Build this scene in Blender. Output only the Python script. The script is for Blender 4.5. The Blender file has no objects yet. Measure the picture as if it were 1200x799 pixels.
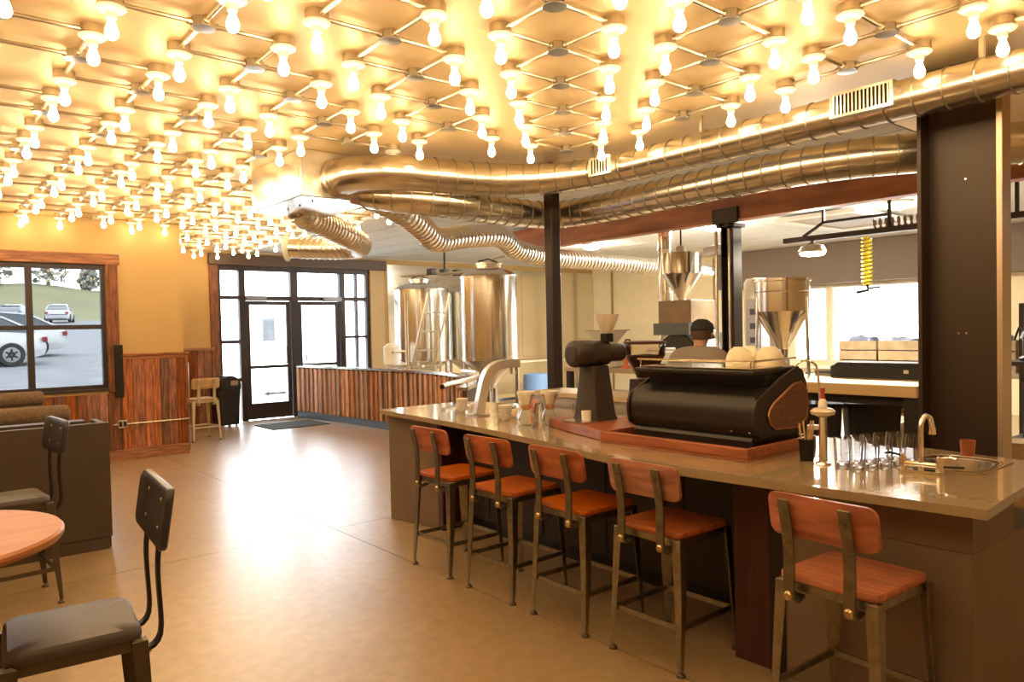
import bpy, bmesh, math, random
from mathutils import Vector, Matrix
random.seed(7)
PI = math.pi
scene = bpy.context.scene
col = scene.collection

# ------------------------------------------------------------------ camera
CAM_H = 1.55
_y, _p, _r = math.radians(39.728), math.radians(1.4732), math.radians(-1.238)
FW = Vector((math.sin(_y)*math.cos(_p), math.cos(_y)*math.cos(_p), -math.sin(_p)))
RT = Vector((math.cos(_y), -math.sin(_y), 0)); UP = RT.cross(FW)
RT, UP = RT*math.cos(_r) + UP*math.sin(_r), UP*math.cos(_r) - RT*math.sin(_r)
cd = bpy.data.cameras.new('camera'); cam = bpy.data.objects.new('camera', cd); col.objects.link(cam)
cd.sensor_width = 36; cd.sensor_fit = 'HORIZONTAL'; cd.lens = 868.3/1200*36; cd.shift_y = 8.44/1200
cd.clip_start = .05; cd.clip_end = 500
M3 = Matrix((RT, UP, -FW)).transposed()
cam.matrix_world = Matrix.Translation((0, 0, CAM_H)) @ M3.to_4x4()
scene.camera = cam

# ------------------------------------------------------------------ world, daylight, exposure
w = bpy.data.worlds.new('overcast_sky'); scene.world = w; w.use_nodes = True
bg = w.node_tree.nodes['Background']
bg.inputs[0].default_value = (.90, .95, 1.0, 1); bg.inputs[1].default_value = 7.0
vs = scene.view_settings
vs.view_transform = 'Standard'; vs.look = 'None'; vs.gamma = 1.0; vs.use_curve_mapping = False
vs.exposure = 0.82
scene.cycles.transparent_max_bounces = 32
BULB_STRENGTH = 27.0
BULB_COLOR = (1.0, .74, .42)

# ------------------------------------------------------------------ materials
MATS = {}
def mat(name, c, rough=.5, metal=0., var=0., vscale=6., bump=0., bscale=40., emit=None, es=0., trans=0., ior=1.45, rnd=0., stretch=(1,1,1), c2=None, coat=0., alpha=None):
    if name in MATS: return MATS[name]
    m = bpy.data.materials.new(name); m.use_nodes = True; MATS[name] = m
    nt = m.node_tree; b = nt.nodes['Principled BSDF']; L = nt.links
    b.inputs['Base Color'].default_value = (*c, 1); b.inputs['Roughness'].default_value = rough
    b.inputs['Metallic'].default_value = metal; b.inputs['IOR'].default_value = ior
    if coat: b.inputs['Coat Weight'].default_value = coat
    if trans: b.inputs['Transmission Weight'].default_value = trans
    if emit: b.inputs['Emission Color'].default_value = (*emit, 1); b.inputs['Emission Strength'].default_value = es
    src = None
    if var or bump or c2:
        tc = nt.nodes.new('ShaderNodeTexCoord'); mp = nt.nodes.new('ShaderNodeMapping'); mp.inputs['Scale'].default_value = stretch
        L.new(tc.outputs['Object'], mp.inputs['Vector'])
        vec = mp.outputs[0]
        if rnd or c2:
            oi = nt.nodes.new('ShaderNodeObjectInfo'); ad = nt.nodes.new('ShaderNodeVectorMath'); ad.operation = 'ADD'
            ml = nt.nodes.new('ShaderNodeMath'); ml.operation = 'MULTIPLY'; ml.inputs[1].default_value = 37.
            L.new(oi.outputs['Random'], ml.inputs[0]); L.new(vec, ad.inputs[0]); L.new(ml.outputs[0], ad.inputs[1]); vec = ad.outputs[0]
        if var or c2:
            nz = nt.nodes.new('ShaderNodeTexNoise'); nz.inputs['Scale'].default_value = vscale; nz.inputs['Detail'].default_value = 6
            L.new(vec, nz.inputs['Vector'])
            rp = nt.nodes.new('ShaderNodeValToRGB'); L.new(nz.outputs['Fac'], rp.inputs[0])
            e = rp.color_ramp.elements; e[0].position = .3; e[1].position = .72
            a = c2 if c2 else tuple(max(0, x*(1-var)) for x in c); d = c if c2 else tuple(min(1, x*(1+var)) for x in c)
            e[0].color = (*a, 1); e[1].color = (*d, 1); src = rp.outputs[0]
        if bump:
            nb = nt.nodes.new('ShaderNodeTexNoise'); nb.inputs['Scale'].default_value = bscale; nb.inputs['Detail'].default_value = 4
            L.new(vec, nb.inputs['Vector']); bp = nt.nodes.new('ShaderNodeBump'); bp.inputs['Strength'].default_value = bump; bp.inputs['Distance'].default_value = .01
            L.new(nb.outputs['Fac'], bp.inputs['Height']); L.new(bp.outputs[0], b.inputs['Normal'])
    if rnd:
        oi2 = nt.nodes.new('ShaderNodeObjectInfo'); hv = nt.nodes.new('ShaderNodeHueSaturation')
        mr = nt.nodes.new('ShaderNodeMapRange'); mr.inputs[3].default_value = 1-rnd; mr.inputs[4].default_value = 1+rnd*.9
        L.new(oi2.outputs['Random'], mr.inputs[0]); L.new(mr.outputs[0], hv.inputs['Value'])
        ms = nt.nodes.new('ShaderNodeMapRange'); ms.inputs[3].default_value = .75; ms.inputs[4].default_value = 1.12
        mm = nt.nodes.new('ShaderNodeMath'); mm.operation = 'FRACT'; m9 = nt.nodes.new('ShaderNodeMath'); m9.operation = 'MULTIPLY'; m9.inputs[1].default_value = 9.7
        L.new(oi2.outputs['Random'], m9.inputs[0]); L.new(m9.outputs[0], mm.inputs[0]); L.new(mm.outputs[0], ms.inputs[0]); L.new(ms.outputs[0], hv.inputs['Saturation'])
        if src: L.new(src, hv.inputs['Color'])
        else: hv.inputs['Color'].default_value = (*c, 1)
        src = hv.outputs[0]
    if src: L.new(src, b.inputs['Base Color'])
    return m
def glassmat(name, tint=(1,1,1), refl=1.0, rough=.0, haze=0.):
    # thin pane: straight-through glass with fresnel reflection
    m = bpy.data.materials.new(name); m.use_nodes = True; MATS[name] = m; nt = m.node_tree; nt.nodes.clear(); L = nt.links
    o = nt.nodes.new('ShaderNodeOutputMaterial'); t = nt.nodes.new('ShaderNodeBsdfTransparent'); g = nt.nodes.new('ShaderNodeBsdfGlossy')
    t.inputs[0].default_value = (*tint, 1); g.inputs['Roughness'].default_value = rough
    f = nt.nodes.new('ShaderNodeFresnel'); f.inputs[0].default_value = 1.45
    mu = nt.nodes.new('ShaderNodeMath'); mu.operation = 'MULTIPLY'; mu.inputs[1].default_value = refl; L.new(f.outputs[0], mu.inputs[0])
    x = nt.nodes.new('ShaderNodeMixShader'); L.new(mu.outputs[0], x.inputs[0]); L.new(t.outputs[0], x.inputs[1]); L.new(g.outputs[0], x.inputs[2])
    L.new(x.outputs[0], o.inputs[0])
    return m

# ------------------------------------------------------------------ mesh helpers
class MB:
    def __init__(s): s.v = []; s.f = []; s.mi = []
    def add(s, vs_, fs, T=None):
        n = len(s.v)
        s.v += [tuple(T @ Vector(p)) if T else tuple(p) for p in vs_]
        s.f += [tuple(i+n for i in q) for q in fs]; return s
    def bx(s, x0, x1, y0, y1, z0, z1, T=None):
        return s.add([(x0,y0,z0),(x1,y0,z0),(x1,y1,z0),(x0,y1,z0),(x0,y0,z1),(x1,y0,z1),(x1,y1,z1),(x0,y1,z1)],
            [(0,3,2,1),(4,5,6,7),(0,1,5,4),(1,2,6,5),(2,3,7,6),(3,0,4,7)], T)
    def prism(s, poly, z0, z1, T=None):
        n = len(poly)
        return s.add([(x,y,z0) for x,y in poly]+[(x,y,z1) for x,y in poly],
            [tuple(range(n-1,-1,-1)), tuple(range(n,2*n))]+[(i,(i+1)%n,n+(i+1)%n,n+i) for i in range(n)], T)
    def loft(s, rings, T=None, cap=True, closed=True):
        n = len(rings[0]); vs_ = [p for r in rings for p in r]; fs = []
        for k in range(len(rings)-1):
            for i in range(n if closed else n-1):
                j = (i+1) % n; fs.append((k*n+i, k*n+j, (k+1)*n+j, (k+1)*n+i))
        if cap:
            fs.append(tuple(range(n-1,-1,-1))); m = (len(rings)-1)*n; fs.append(tuple(range(m, m+n)))
        return s.add(vs_, fs, T)
    def lathe(s, prof, n=16, c=(0,0,0), T=None, cap=True):
        rings = [[(c[0]+r*math.cos(2*PI*i/n), c[1]+r*math.sin(2*PI*i/n), c[2]+z) for i in range(n)] for r, z in prof]
        return s.loft(rings, T, cap)
    def tube(s, path, r, n=10, cap=True, up=None):
        P = [Vector(p) for p in path]; R = r if isinstance(r, (list, tuple)) else [r]*len(P)
        rings = []; N = None
        for i, p in enumerate(P):
            t = (P[min(i+1, len(P)-1)] - P[max(i-1, 0)]).normalized()
            if N is None:
                a = Vector(up) if up else (Vector((0,0,1)) if abs(t.z) < .9 else Vector((1,0,0)))
                N = (a - t*a.dot(t)).normalized()
            else: N = (N - t*N.dot(t)).normalized()
            Bn = t.cross(N)
            rings.append([tuple(p + (N*math.cos(2*PI*k/n) + Bn*math.sin(2*PI*k/n))*R[i]) for k in range(n)])
        return s.loft(rings, None, cap)
    def strip(s, path, wv, th, T=None):
        # flat bar: path points, wv = width vector (half), th = thickness vector func
        P = [Vector(p) for p in path]; W = Vector(wv); rings = []
        for i, p in enumerate(P):
            t = (P[min(i+1, len(P)-1)] - P[max(i-1, 0)]).normalized(); nn = t.cross(W).normalized()*th*.5
            rings.append([tuple(p-W-nn), tuple(p+W-nn), tuple(p+W+nn), tuple(p-W+nn)])
        return s.loft(rings, T)
    def build(s, name, m, parent=None, smooth=True, bevel=0., seg=2, world=False, angle=40):
        me = bpy.data.meshes.new(name)
        V = s.v
        if world and parent is not None:
            I = parent.matrix_basis.inverted(); V = [tuple(I @ Vector(p)) for p in V]
        me.from_pydata(V, [], s.f)
        bm = bmesh.new(); bm.from_mesh(me); bmesh.ops.recalc_face_normals(bm, faces=bm.faces); bm.to_mesh(me); bm.free()
        if smooth:
            me.shade_smooth(); me.set_sharp_from_angle(angle=math.radians(angle))
        me.materials.append(m)
        o = bpy.data.objects.new(name, me); col.objects.link(o)
        if parent is not None: o.parent = parent
        if bevel:
            b = o.modifiers.new('bevel', 'BEVEL'); b.width = bevel; b.segments = seg; b.limit_method = 'ANGLE'; b.angle_limit = math.radians(50)
        return o
def rrect(hx, hy, r, n=4, cx=0, cy=0):
    out = []
    for sx, sy, a0 in ((1,1,0),(-1,1,90),(-1,-1,180),(1,-1,270)):
        for k in range(n+1):
            a = math.radians(a0 + 90*k/n); out.append((cx+sx*(hx-r)+r*math.cos(a), cy+sy*(hy-r)+r*math.sin(a)))
    return out
def TR(loc, rz=0, rx=0, ry=0):
    return Matrix.Translation(loc) @ Matrix.Rotation(rz, 4, 'Z') @ Matrix.Rotation(ry, 4, 'Y') @ Matrix.Rotation(rx, 4, 'X')
def tag(o, label, cat, group=None):
    o['label'] = label; o['category'] = cat
    if group: o['group'] = group
    return o
def thing(name, label, cat, loc=(0,0,0), rz=0, group=None):
    o = bpy.data.objects.new(name, None); col.objects.link(o); o.empty_display_size = .1
    o.matrix_basis = TR(loc, rz); return tag(o, label, cat, group)
def struct(o, label=None):
    o['kind'] = 'structure'
    if label: o['label'] = label
    return o
def sempty(name, loc=(0,0,0)):
    o = bpy.data.objects.new(name, None); col.objects.link(o); o.matrix_basis = Matrix.Translation(loc); o['kind'] = 'structure'; return o
def inst(o, parent, loc=None, rz=0, T=None):
    c = o.copy(); col.objects.link(c); c.parent = parent
    if T is not None: c.matrix_basis = T
    elif loc is not None: c.matrix_basis = TR(loc, rz)
    return c
def dup(root, loc, rz=0, label=None, group=None):
    r = root.copy(); col.objects.link(r); r.matrix_basis = TR(loc, rz)
    if label: r['label'] = label
    if group: r['group'] = group
    for ch in list(root.children):
        c = ch.copy(); col.objects.link(c); c.parent = r
        for g in list(ch.children):
            d = g.copy(); col.objects.link(d); d.parent = c
    return r
def spline(pts, step=.05):
    P = [Vector(p) for p in pts]; P = [P[0]*2-P[1]] + P + [P[-1]*2-P[-2]]; out = []
    for i in range(1, len(P)-2):
        n = max(2, int((P[i+1]-P[i]).length/step))
        for k in range(n):
            t = k/n; a, b, c, d = P[i-1], P[i], P[i+1], P[i+2]
            out.append(.5*((2*b)+(c-a)*t+(2*a-5*b+4*c-d)*t*t+(3*b-a-3*c+d)*t**3))
    out.append(P[-2]); return out
def resample(P, step):
    out = [P[0].copy()]; acc = 0
    for a, b in zip(P, P[1:]):
        L = (b-a).length; pos = step-acc
        while pos <= L: out.append(a.lerp(b, pos/L)); pos += step
        acc = (acc+L) % step
    return out

# palette
gold = mat('ceiling_gold_gloss', (.86,.66,.36), .45, .22, var=.05, vscale=1.2, bump=.05, bscale=3)
tile_m = mat('ceiling_tile', (.70,.72,.70), .9, bump=.2, bscale=120)
tbar_m = mat('ceiling_tbar', (.30,.30,.28), .5)
tan = mat('wall_tan', (.53,.36,.155), .85, var=.03, vscale=2)
cream = mat('wall_cream', (.86,.74,.48), .8, var=.03)
taupe = mat('wall_cream_shaded', (.20,.15,.11), .8)  # cream wall paint in dimmer light, the shade put into the colour
white_m = mat('white_paint', (.82,.80,.74), .5)
barn = mat('barnwood', (.50,.145,.035), .55, c2=(.11,.032,.014), vscale=5, stretch=(9,9,.9), bump=.35, bscale=18, rnd=.5)
barnH = mat('barnwood_rail', (.52,.19,.06), .55, c2=(.20,.065,.025), vscale=5, stretch=(.9,9,9), bump=.35, bscale=18, rnd=.12)
slatw = mat('slat_wood', (.60,.31,.15), .65, c2=(.26,.12,.06), vscale=5, stretch=(9,9,1), bump=.3, bscale=20, rnd=.45)
bronze = mat('bronze_frame', (.045,.033,.034), .42, .3)
steel = mat('stainless', (.74,.70,.63), .22, 1., bump=.02, bscale=5)
steelB = mat('stainless_brushed', (.76,.72,.64), .17, 1., stretch=(6,6,.4), bump=.10, bscale=4)
steelwall = mat('stainless_sheet', (.80,.76,.68), .16, 1., bump=.35, bscale=1.2, stretch=(1,1,3))
galv = mat('galvanised', (.74,.70,.62), .24, 1., var=.08, vscale=9, bump=.05, bscale=7)
chrome = mat('chrome', (.85,.82,.78), .08, 1.)
dsteel = mat('dark_steel', (.055,.045,.038), .45, .7)
gun = mat('gunmetal', (.33,.30,.24), .34, 1., var=.2, vscale=25)
blackp = mat('black_plastic', (.018,.017,.018), .4)
blackm = mat('black_metal', (.028,.024,.022), .35, .5)
orangew = mat('stool_wood', (.58,.15,.026), .36, c2=(.30,.065,.013), vscale=6, stretch=(8,1,8), rnd=.12, coat=.1)
orangewB = mat('stool_wood_back', (.50,.125,.026), .40, c2=(.24,.05,.013), vscale=5, stretch=(8,1.2,5), rnd=.12, coat=.1)
walnut = mat('walnut_red', (.42,.13,.055), .4, c2=(.24,.07,.032), vscale=5, stretch=(6,1,6), coat=.2)
glass_win = glassmat('window_glass', (.97,.99,1.0), .8)
glass_tint = glassmat('tinted_window_glass', (.47,.48,.485), .25)  # tint added to keep the view outside from burning out
porcelain = mat('porcelain', (.85,.82,.74), .3)
bulb_m = mat('bulb_glow', (1,.9,.7), .4, emit=BULB_COLOR, es=BULB_STRENGTH)

# ------------------------------------------------------------------ floor
def concrete():
    m = bpy.data.materials.new('polished_concrete'); m.use_nodes = True; nt = m.node_tree; L = nt.links; b = nt.nodes['Principled BSDF']
    tc = nt.nodes.new('ShaderNodeTexCoord')
    n1 = nt.nodes.new('ShaderNodeTexNoise'); n1.inputs['Scale'].default_value = .9; n1.inputs['Detail'].default_value = 5; n1.inputs['Roughness'].default_value = .5
    n2 = nt.nodes.new('ShaderNodeTexNoise'); n2.inputs['Scale'].default_value = 14; n2.inputs['Detail'].default_value = 5
    mp = nt.nodes.new('ShaderNodeMapping'); mp.inputs['Location'].default_value = (3.3, 1.7, .437); L.new(tc.outputs['Object'], mp.inputs[0])
    for n in (n1, n2): L.new(mp.outputs[0], n.inputs['Vector'])
    r1 = nt.nodes.new('ShaderNodeValToRGB'); L.new(n1.outputs['Fac'], r1.inputs[0])
    e = r1.color_ramp.elements; e[0].position = .2; e[0].color = (.33,.225,.118,1); e[1].position = .8; e[1].color = (.45,.325,.185,1)
    r2 = nt.nodes.new('ShaderNodeValToRGB'); L.new(n2.outputs['Fac'], r2.inputs[0])
    e = r2.color_ramp.elements; e[0].position = .35; e[0].color = (.86,.85,.82,1); e[1].position = .65; e[1].color = (1,1,1,1)
    mx = nt.nodes.new('ShaderNodeMix'); mx.data_type = 'RGBA'; mx.blend_type = 'MULTIPLY'; mx.inputs[0].default_value = 1
    L.new(r1.outputs[0], mx.inputs[6]); L.new(r2.outputs[0], mx.inputs[7]); L.new(mx.outputs[2], b.inputs['Base Color'])
    b.inputs['Roughness'].default_value = .34
    b.inputs['Specular IOR Level'].default_value = .7; b.inputs['Coat Weight'].default_value = .5; b.inputs['Coat Roughness'].default_value = .27
    return m
conc = concrete()
fl = struct(MB().bx(-3.2, 14.0, -2.0, 13.3, -.12, -.012).build('floor', mat('joint_filler', (.09,.06,.035), .8), smooth=False), 'polished brown concrete floor with saw-cut joints')
XC = [-3.2, -1.1, 2.62, 6.4, 10.1, 14.0]; YC = [-2.0, 1.6, 5.41, 9.2, 13.3]
for i in range(5):
    for j in range(4):
        x0, x1, y0, y1 = XC[i]+.003, XC[i+1]-.003, YC[j]+.003, YC[j+1]-.003
        if j == 3 and i < 2: y1 = 10.45
        MB().bx(x0, x1, y0, y1, -.012, 0).build('floor_slab', conc, fl, smooth=False)

# ------------------------------------------------------------------ ceilings
CZ = 3.03
cg = MB(); cg.bx(-3.2, 4.85, -2.0, 10.5, CZ, CZ+.1); cg.bx(2.7, 4.85, 10.5, 13.5, CZ, CZ+.1); cg.bx(4.85, 7.25, -2.0, 2.45, CZ, CZ+.1)
struct(cg.build('ceiling', gold, smooth=False), 'glossy golden metal ceiling hung with bare bulbs')
ct = struct(MB().bx(4.85, 14.0, 2.45, 13.5, CZ+.02, CZ+.1).bx(7.25, 14.0, -2.0, 2.45, CZ+.02, CZ+.1).build('ceiling_back', tbar_m, smooth=False), 'white suspended tile ceiling over the brewing area')
tm = None
x = 4.86
while x < 13.7:
    y = 13.26
    while y > 1.0:
        if not (x < 7.2 and y-1.2 < 2.45):
            if tm is None:
                tm = MB().bx(-.29, .29, -.59, .59, -.012, .02).build('ceiling_tile', tile_m, ct, smooth=False); o = tm
            else: o = inst(tm, ct)
            o.matrix_basis = TR((x+.30, y-.60, CZ+.012))
        y -= 1.2
    x += .6

# ------------------------------------------------------------------ walls
WY = 10.34; DY = 13.27; BX = 13.76
# left wall with window opening X -.7..2.05, z .90..2.47
WX0, WX1, WZ0, WZ1 = -.75, 2.03, .92, 2.46
m = MB(); m.bx(-3.2, WX0, WY, WY+.2, 0, CZ); m.bx(WX1, 2.93, WY, WY+.2, 0, CZ); m.bx(WX0, WX1, WY, WY+.2, 0, WZ0); m.bx(WX0, WX1, WY, WY+.2, WZ1, CZ)
wl = struct(m.build('wall_left', tan, smooth=False), 'tan painted wall with a window above wooden wainscot')
struct(MB().bx(2.73, 2.93, WY+.2, DY+.2, 0, CZ).build('wall_return', tan, smooth=False), 'tan side wall of the entrance alcove')
# door wall: opening X 4.36..7.35 z 0..2.79
m = MB(); m.bx(2.93, 4.36, DY, DY+.2, 0, CZ); m.bx(7.35, 14.0, DY, DY+.2, 0, CZ); m.bx(4.36, 7.35, DY, DY+.2, 2.79, CZ)
wd = struct(m.build('wall_door', tan, smooth=False), 'tan end wall with the glazed entrance')
# back wall X=13.76 with window openings
bw = MB(); W1 = (7.05, 7.75); W2 = (4.35, 6.98); zb0, zb1 = .80, 2.25
bw.bx(BX, BX+.2, 7.75, DY, 0, CZ); bw.bx(BX, BX+.2, -2, 4.35, 0, CZ); bw.bx(BX, BX+.2, 4.35, 7.75, 0, zb0); bw.bx(BX, BX+.2, 4.35, 7.75, zb1, CZ); bw.bx(BX, BX+.2, 6.98, 7.05, zb0, zb1)
wb = struct(bw.build('wall_back', cream, smooth=False), 'cream wall behind the roasting area')
struct(MB().bx(BX-.35, BX-.005, .5, 9.3, 2.28, CZ-.01).build('trim_soffit', taupe, smooth=False), 'cream soffit, darkened to taupe for shade, above the roasting area windows')
struct(MB().bx(-3.2, 14, -2.2, -2.0, 0, CZ).build('wall_near', tan, smooth=False), 'tan wall behind the viewer')
struct(MB().bx(-3.4, -3.2, -2.2, WY+.2, 0, CZ).build('wall_west', tan, smooth=False), 'tan wall behind the booth')
# cream wall panel seams
for yy in (9.6, 11.1, 12.6):
    MB().bx(BX-.02, BX-.001, yy-.03, yy+.03, 0, 3.0).build('wall_batten', mat('batten', (.35,.24,.10), .6), wb, smooth=False)

# stainless sheets on the door wall
sw = sempty('wall_stainless', (7.75, DY, 0)); sw['label'] = 'polished stainless sheet cladding behind the brewing tanks'
for k in range(5):
    x0 = 7.75+k*1.2
    MB().bx(x0+.004, min(x0+1.196, BX), DY-.012, DY-.001, .9, 2.92).build('steel_sheet', steelwall, sw, smooth=False, world=True)
MB().bx(7.75, BX, DY-.012, DY-.001, 0, .895).build('lower_panel', steelwall, sw, smooth=False, world=True)

# ------------------------------------------------------------------ window in left wall
def bar(m, x0, x1, y0, y1, z0, z1): m.bx(x0, x1, y0, y1, z0, z1)
win = sempty('window_1', (.6, WY, WZ0)); win['label'] = 'dark framed window with reclaimed wood trim and parking lot view'
def part(name, m, parent, *b, bevel=.004, smooth=False):
    q = MB()
    for k in b: q.bx(*k)
    return q.build(name, m, parent, smooth=smooth, bevel=bevel, world=True)
part('window_frame', bronze, win, (WX0,WX1,WY+.02,WY+.10,WZ1-.06,WZ1), (WX0,WX1,WY+.02,WY+.10,WZ0,WZ0+.05), (WX1-.05,WX1,WY+.02,WY+.10,WZ0+.05,WZ1-.06), (WX0,WX0+.05,WY+.02,WY+.10,WZ0+.05,WZ1-.06))
for xx in (1.225, .28):
    part('mullion', bronze, win, (xx-.035,xx+.035,WY+.02,WY+.10,WZ0+.05,WZ1-.06))
zz = 1.69
xs = [WX0+.05, .245, .315, 1.19, 1.26, WX1-.05]
for k in range(3):
    part('glazing_bar', bronze, win, (xs[2*k],xs[2*k+1],WY+.03,WY+.09,zz-.028,zz+.028))
    for z0, z1 in ((WZ0+.05, zz-.028), (zz+.028, WZ1-.06)):
        part('pane', glass_tint, win, (xs[2*k],xs[2*k+1],WY+.058,WY+.062,z0,z1), bevel=0)
part('head_casing', barnH, win, (WX0-.1,2.19,WY-.03,WY,WZ1,WZ1+.135))
part('side_casing', barn, win, (WX1,2.165,WY-.028,WY,.86,WZ1))
part('dark_stop', blackm, win, (2.09,2.19,WY-.055,WY-.028,.80,1.46))
part('sill', bronze, win, (WX0,WX1,WY-.03,WY+.02,WZ0-.03,WZ0))
part('lock_bar', dsteel, win, (WX1-.03,WX1-.018,WY-.01,WY+.01,1.0,1.35))

# wainscot planks: right of window and below it
wn = sempty('trim_wainscot_left', (2.5, WY, 0)); wn['label'] = 'reclaimed barn wood wainscot below the tan wall'
x = 2.17
while x < 2.93:
    wdt = random.choice((.095,.11,.125,.14)); x1 = min(x+wdt, 2.945)
    if x1-x < .03: break
    MB().bx(x+.002, x1-.002, WY-.022-random.random()*.006, WY-.001, .14, 1.275).build('plank', barn, wn, smooth=False, bevel=.003, seg=1, world=True); x = x1
x = -.75
while x < 2.165:
    wdt = random.choice((.10,.12,.14)); x1 = min(x+wdt, 2.168)
    MB().bx(x+.002, x1-.002, WY-.022-random.random()*.006, WY-.001, .14, .855).build('plank', barn, wn, smooth=False, bevel=.003, seg=1, world=True); x = x1
part('cap_rail', barnH, wn, (2.17,2.975,WY-.035,WY,1.275,1.315))
part('cap_ledge', barnH, wn, (2.16,2.985,WY-.055,WY,1.317,1.345))
part('corner_board', barn, wn, (2.932,2.955,WY-.022,WY+.12,0,1.275))
struct(part('baseboard_left', barnH, None, (-.75,2.96,WY-.032,WY-.001,0,.138)), 'reclaimed wood baseboard under the wainscot')
# alcove wainscot
wa = sempty('trim_wainscot_alcove', (3.6, DY, 0)); wa['label'] = 'reclaimed wood wainscot beside the entrance doors'
x = 2.95
while x < 4.2:
    wdt = random.choice((.11,.13,.15)); x1 = min(x+wdt, 4.22)
    MB().bx(x+.002, x1-.002, DY-.026, DY-.001, 0, 1.29).build('plank', barn, wa, smooth=False, bevel=.003, seg=1, world=True); x = x1
part('cap_rail', barnH, wa, (2.95,4.25,DY-.05,DY,1.292,1.345))
# electrical conduit and outlet on wainscot
cdt = thing('wall_conduit', 'thin metal conduit with a double outlet along the wood wainscot', 'conduit', (2.15, WY-.04, .46))
MB().tube([(2.06,WY-.045,.46),(2.95,WY-.045,.46)], .011, 8).build('pipe', galv, cdt, world=True)
MB().tube([(2.965,WY-.04,.46),(2.965,WY-.04,.05)], .011, 8).tube([(2.965,WY-.04,.46),(2.965,WY-.04,1.2)], .009, 8).build('riser', galv, cdt, world=True)
ob = part('outlet_box', galv, cdt, (2.10,2.21,WY-.085,WY-.03,.415,.515))
for sx in (-.026, .026): MB().bx(2.155+sx-.017,2.155+sx+.017,WY-.088,WY-.0855,.435,.495).build('socket', blackp, ob, smooth=False).matrix_parent_inverse = cdt.matrix_basis.inverted()

# ------------------------------------------------------------------ entrance doors
dr = sempty('door_1', (5.9, DY, 0)); dr['label'] = 'double glazed entrance doors in dark bronze frame with sidelights'
y0, y1 = DY+.03, DY+.13
part('outer_frame', bronze, dr, (4.36,7.35,y0,y1,2.70,2.79), (4.36,4.42,y0,y1,0,2.70), (7.28,7.35,y0,y1,0,2.70))
for xa, xb in ((4.74,4.85),(5.70,5.84),(6.70,6.81)):
    part('mullion', bronze, dr, (xa,xb,y0-.01,y1,0,2.70))
part('mullion', bronze, dr, (7.05,7.09,y0,y1,0,2.70))
part('transom_bar', bronze, dr, (4.42,4.74,y0,y1,2.19,2.25),(4.85,5.70,y0,y1,2.17,2.25),(5.84,6.70,y0,y1,2.17,2.25),(6.81,7.05,y0,y1,2.17,2.25),(7.09,7.28,y0,y1,2.17,2.25))
for za in (1.40, .72): part('sidelight_bar', bronze, dr, (4.42,4.74,y0,y1,za,za+.06))
for za in (1.44, .76): part('sidelight_bar', bronze, dr, (6.81,7.05,y0,y1,za,za+.05),(7.09,7.28,y0,y1,za,za+.05))
def pane(x0, x1, z0, z1, par=dr):
    MB().bx(x0,x1,DY+.078,DY+.082,z0,z1).build('pane', glass_win, par, smooth=False).matrix_parent_inverse = dr.matrix_basis.inverted()
for x0, x1 in ((4.42,4.74),(4.85,5.70),(5.84,6.70),(6.81,7.05),(7.09,7.28)): pane(x0,x1,2.25,2.70)
for z0, z1 in ((0.02,.72),(.78,1.40),(1.46,2.19)): pane(4.42,4.74,z0,z1)
for z0, z1 in ((0.02,.76),(.81,1.44),(1.49,2.17)):
    pane(6.81,7.05,z0,z1); pane(7.09,7.28,z0,z1)
for xa, xb in ((4.86,5.69),(5.85,6.69)):
    lf = part('door_leaf', bronze, dr, (xa,xa+.07,DY+.05,DY+.11,.01,2.16),(xb-.07,xb,DY+.05,DY+.11,.01,2.16),(xa+.07,xb-.07,DY+.05,DY+.11,2.09,2.16),(xa+.07,xb-.07,DY+.05,DY+.11,.01,.30),(xa+.07,xb-.07,DY+.05,DY+.11,.93,.985))
    pane(xa+.07,xb-.07,.30,.93,lf); pane(xa+.07,xb-.07,.985,2.09,lf)
    hx = xb-.11 if xa < 5 else xa+.11
    MB().tube([(hx,DY+.05,1.02),(hx,DY-.02,1.04),(hx,DY-.02,1.30),(hx,DY+.05,1.32)], .013, 8).build('pull_handle', dsteel, lf).matrix_parent_inverse = dr.matrix_basis.inverted()
    MB().bx(xa-.02 if xa<5 else xb-.36, xa+.36 if xa<5 else xb+.02, DY-.05,DY+.03,2.16,2.25).build('door_closer', mat('closer_grey',(.22,.22,.24),.4,.6), lf, bevel=.01).matrix_parent_inverse = dr.matrix_basis.inverted()
# faint sign lettering on the left leaf (seen from the back) and its arrow
ink = glassmat('sign_ink', (.20,.20,.205), 0.)
sg = thing('door_sign', 'faint lettering and left arrow stuck to the lower glass of the left door', 'sign', (5.35, DY+.07, .3))
ar = MB(); T = TR((5.36, DY+.076, .46), rx=PI/2)
ar.prism([(-.22,0),(-.09,.055),(-.10,.022),(.22,.022),(.22,-.022),(-.10,-.022),(-.09,-.055)], 0, .002, T); ar.build('arrow', ink, sg, smooth=False, world=True)
for zc, n in ((.74, 13), (.64, 9)):
    for k in range(n):
        if (n == 13 and k == 6) or (n == 9 and k == 3): continue
        xx = 5.37+(k-n/2)*.036; hh = random.choice((.044,.050,.040)); q = MB()
        q.bx(xx, xx+.009, DY+.074, DY+.076, zc, zc+hh); q.bx(xx+.019, xx+.028, DY+.074, DY+.076, zc, zc+hh); q.bx(xx+.009, xx+.019, DY+.074, DY+.076, zc+hh*.38, zc+hh*.62)
        q.build('letter', ink, sg, smooth=False, world=True)
ntc = tag(MB().bx(5.16,5.40,DY+.070,DY+.074,1.42,1.86).build('paper_notice', glassmat('notice_paper',(.29,.29,.30),0.), smooth=False), 'pale paper notice taped to the upper glass of the left door', 'notice')
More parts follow.
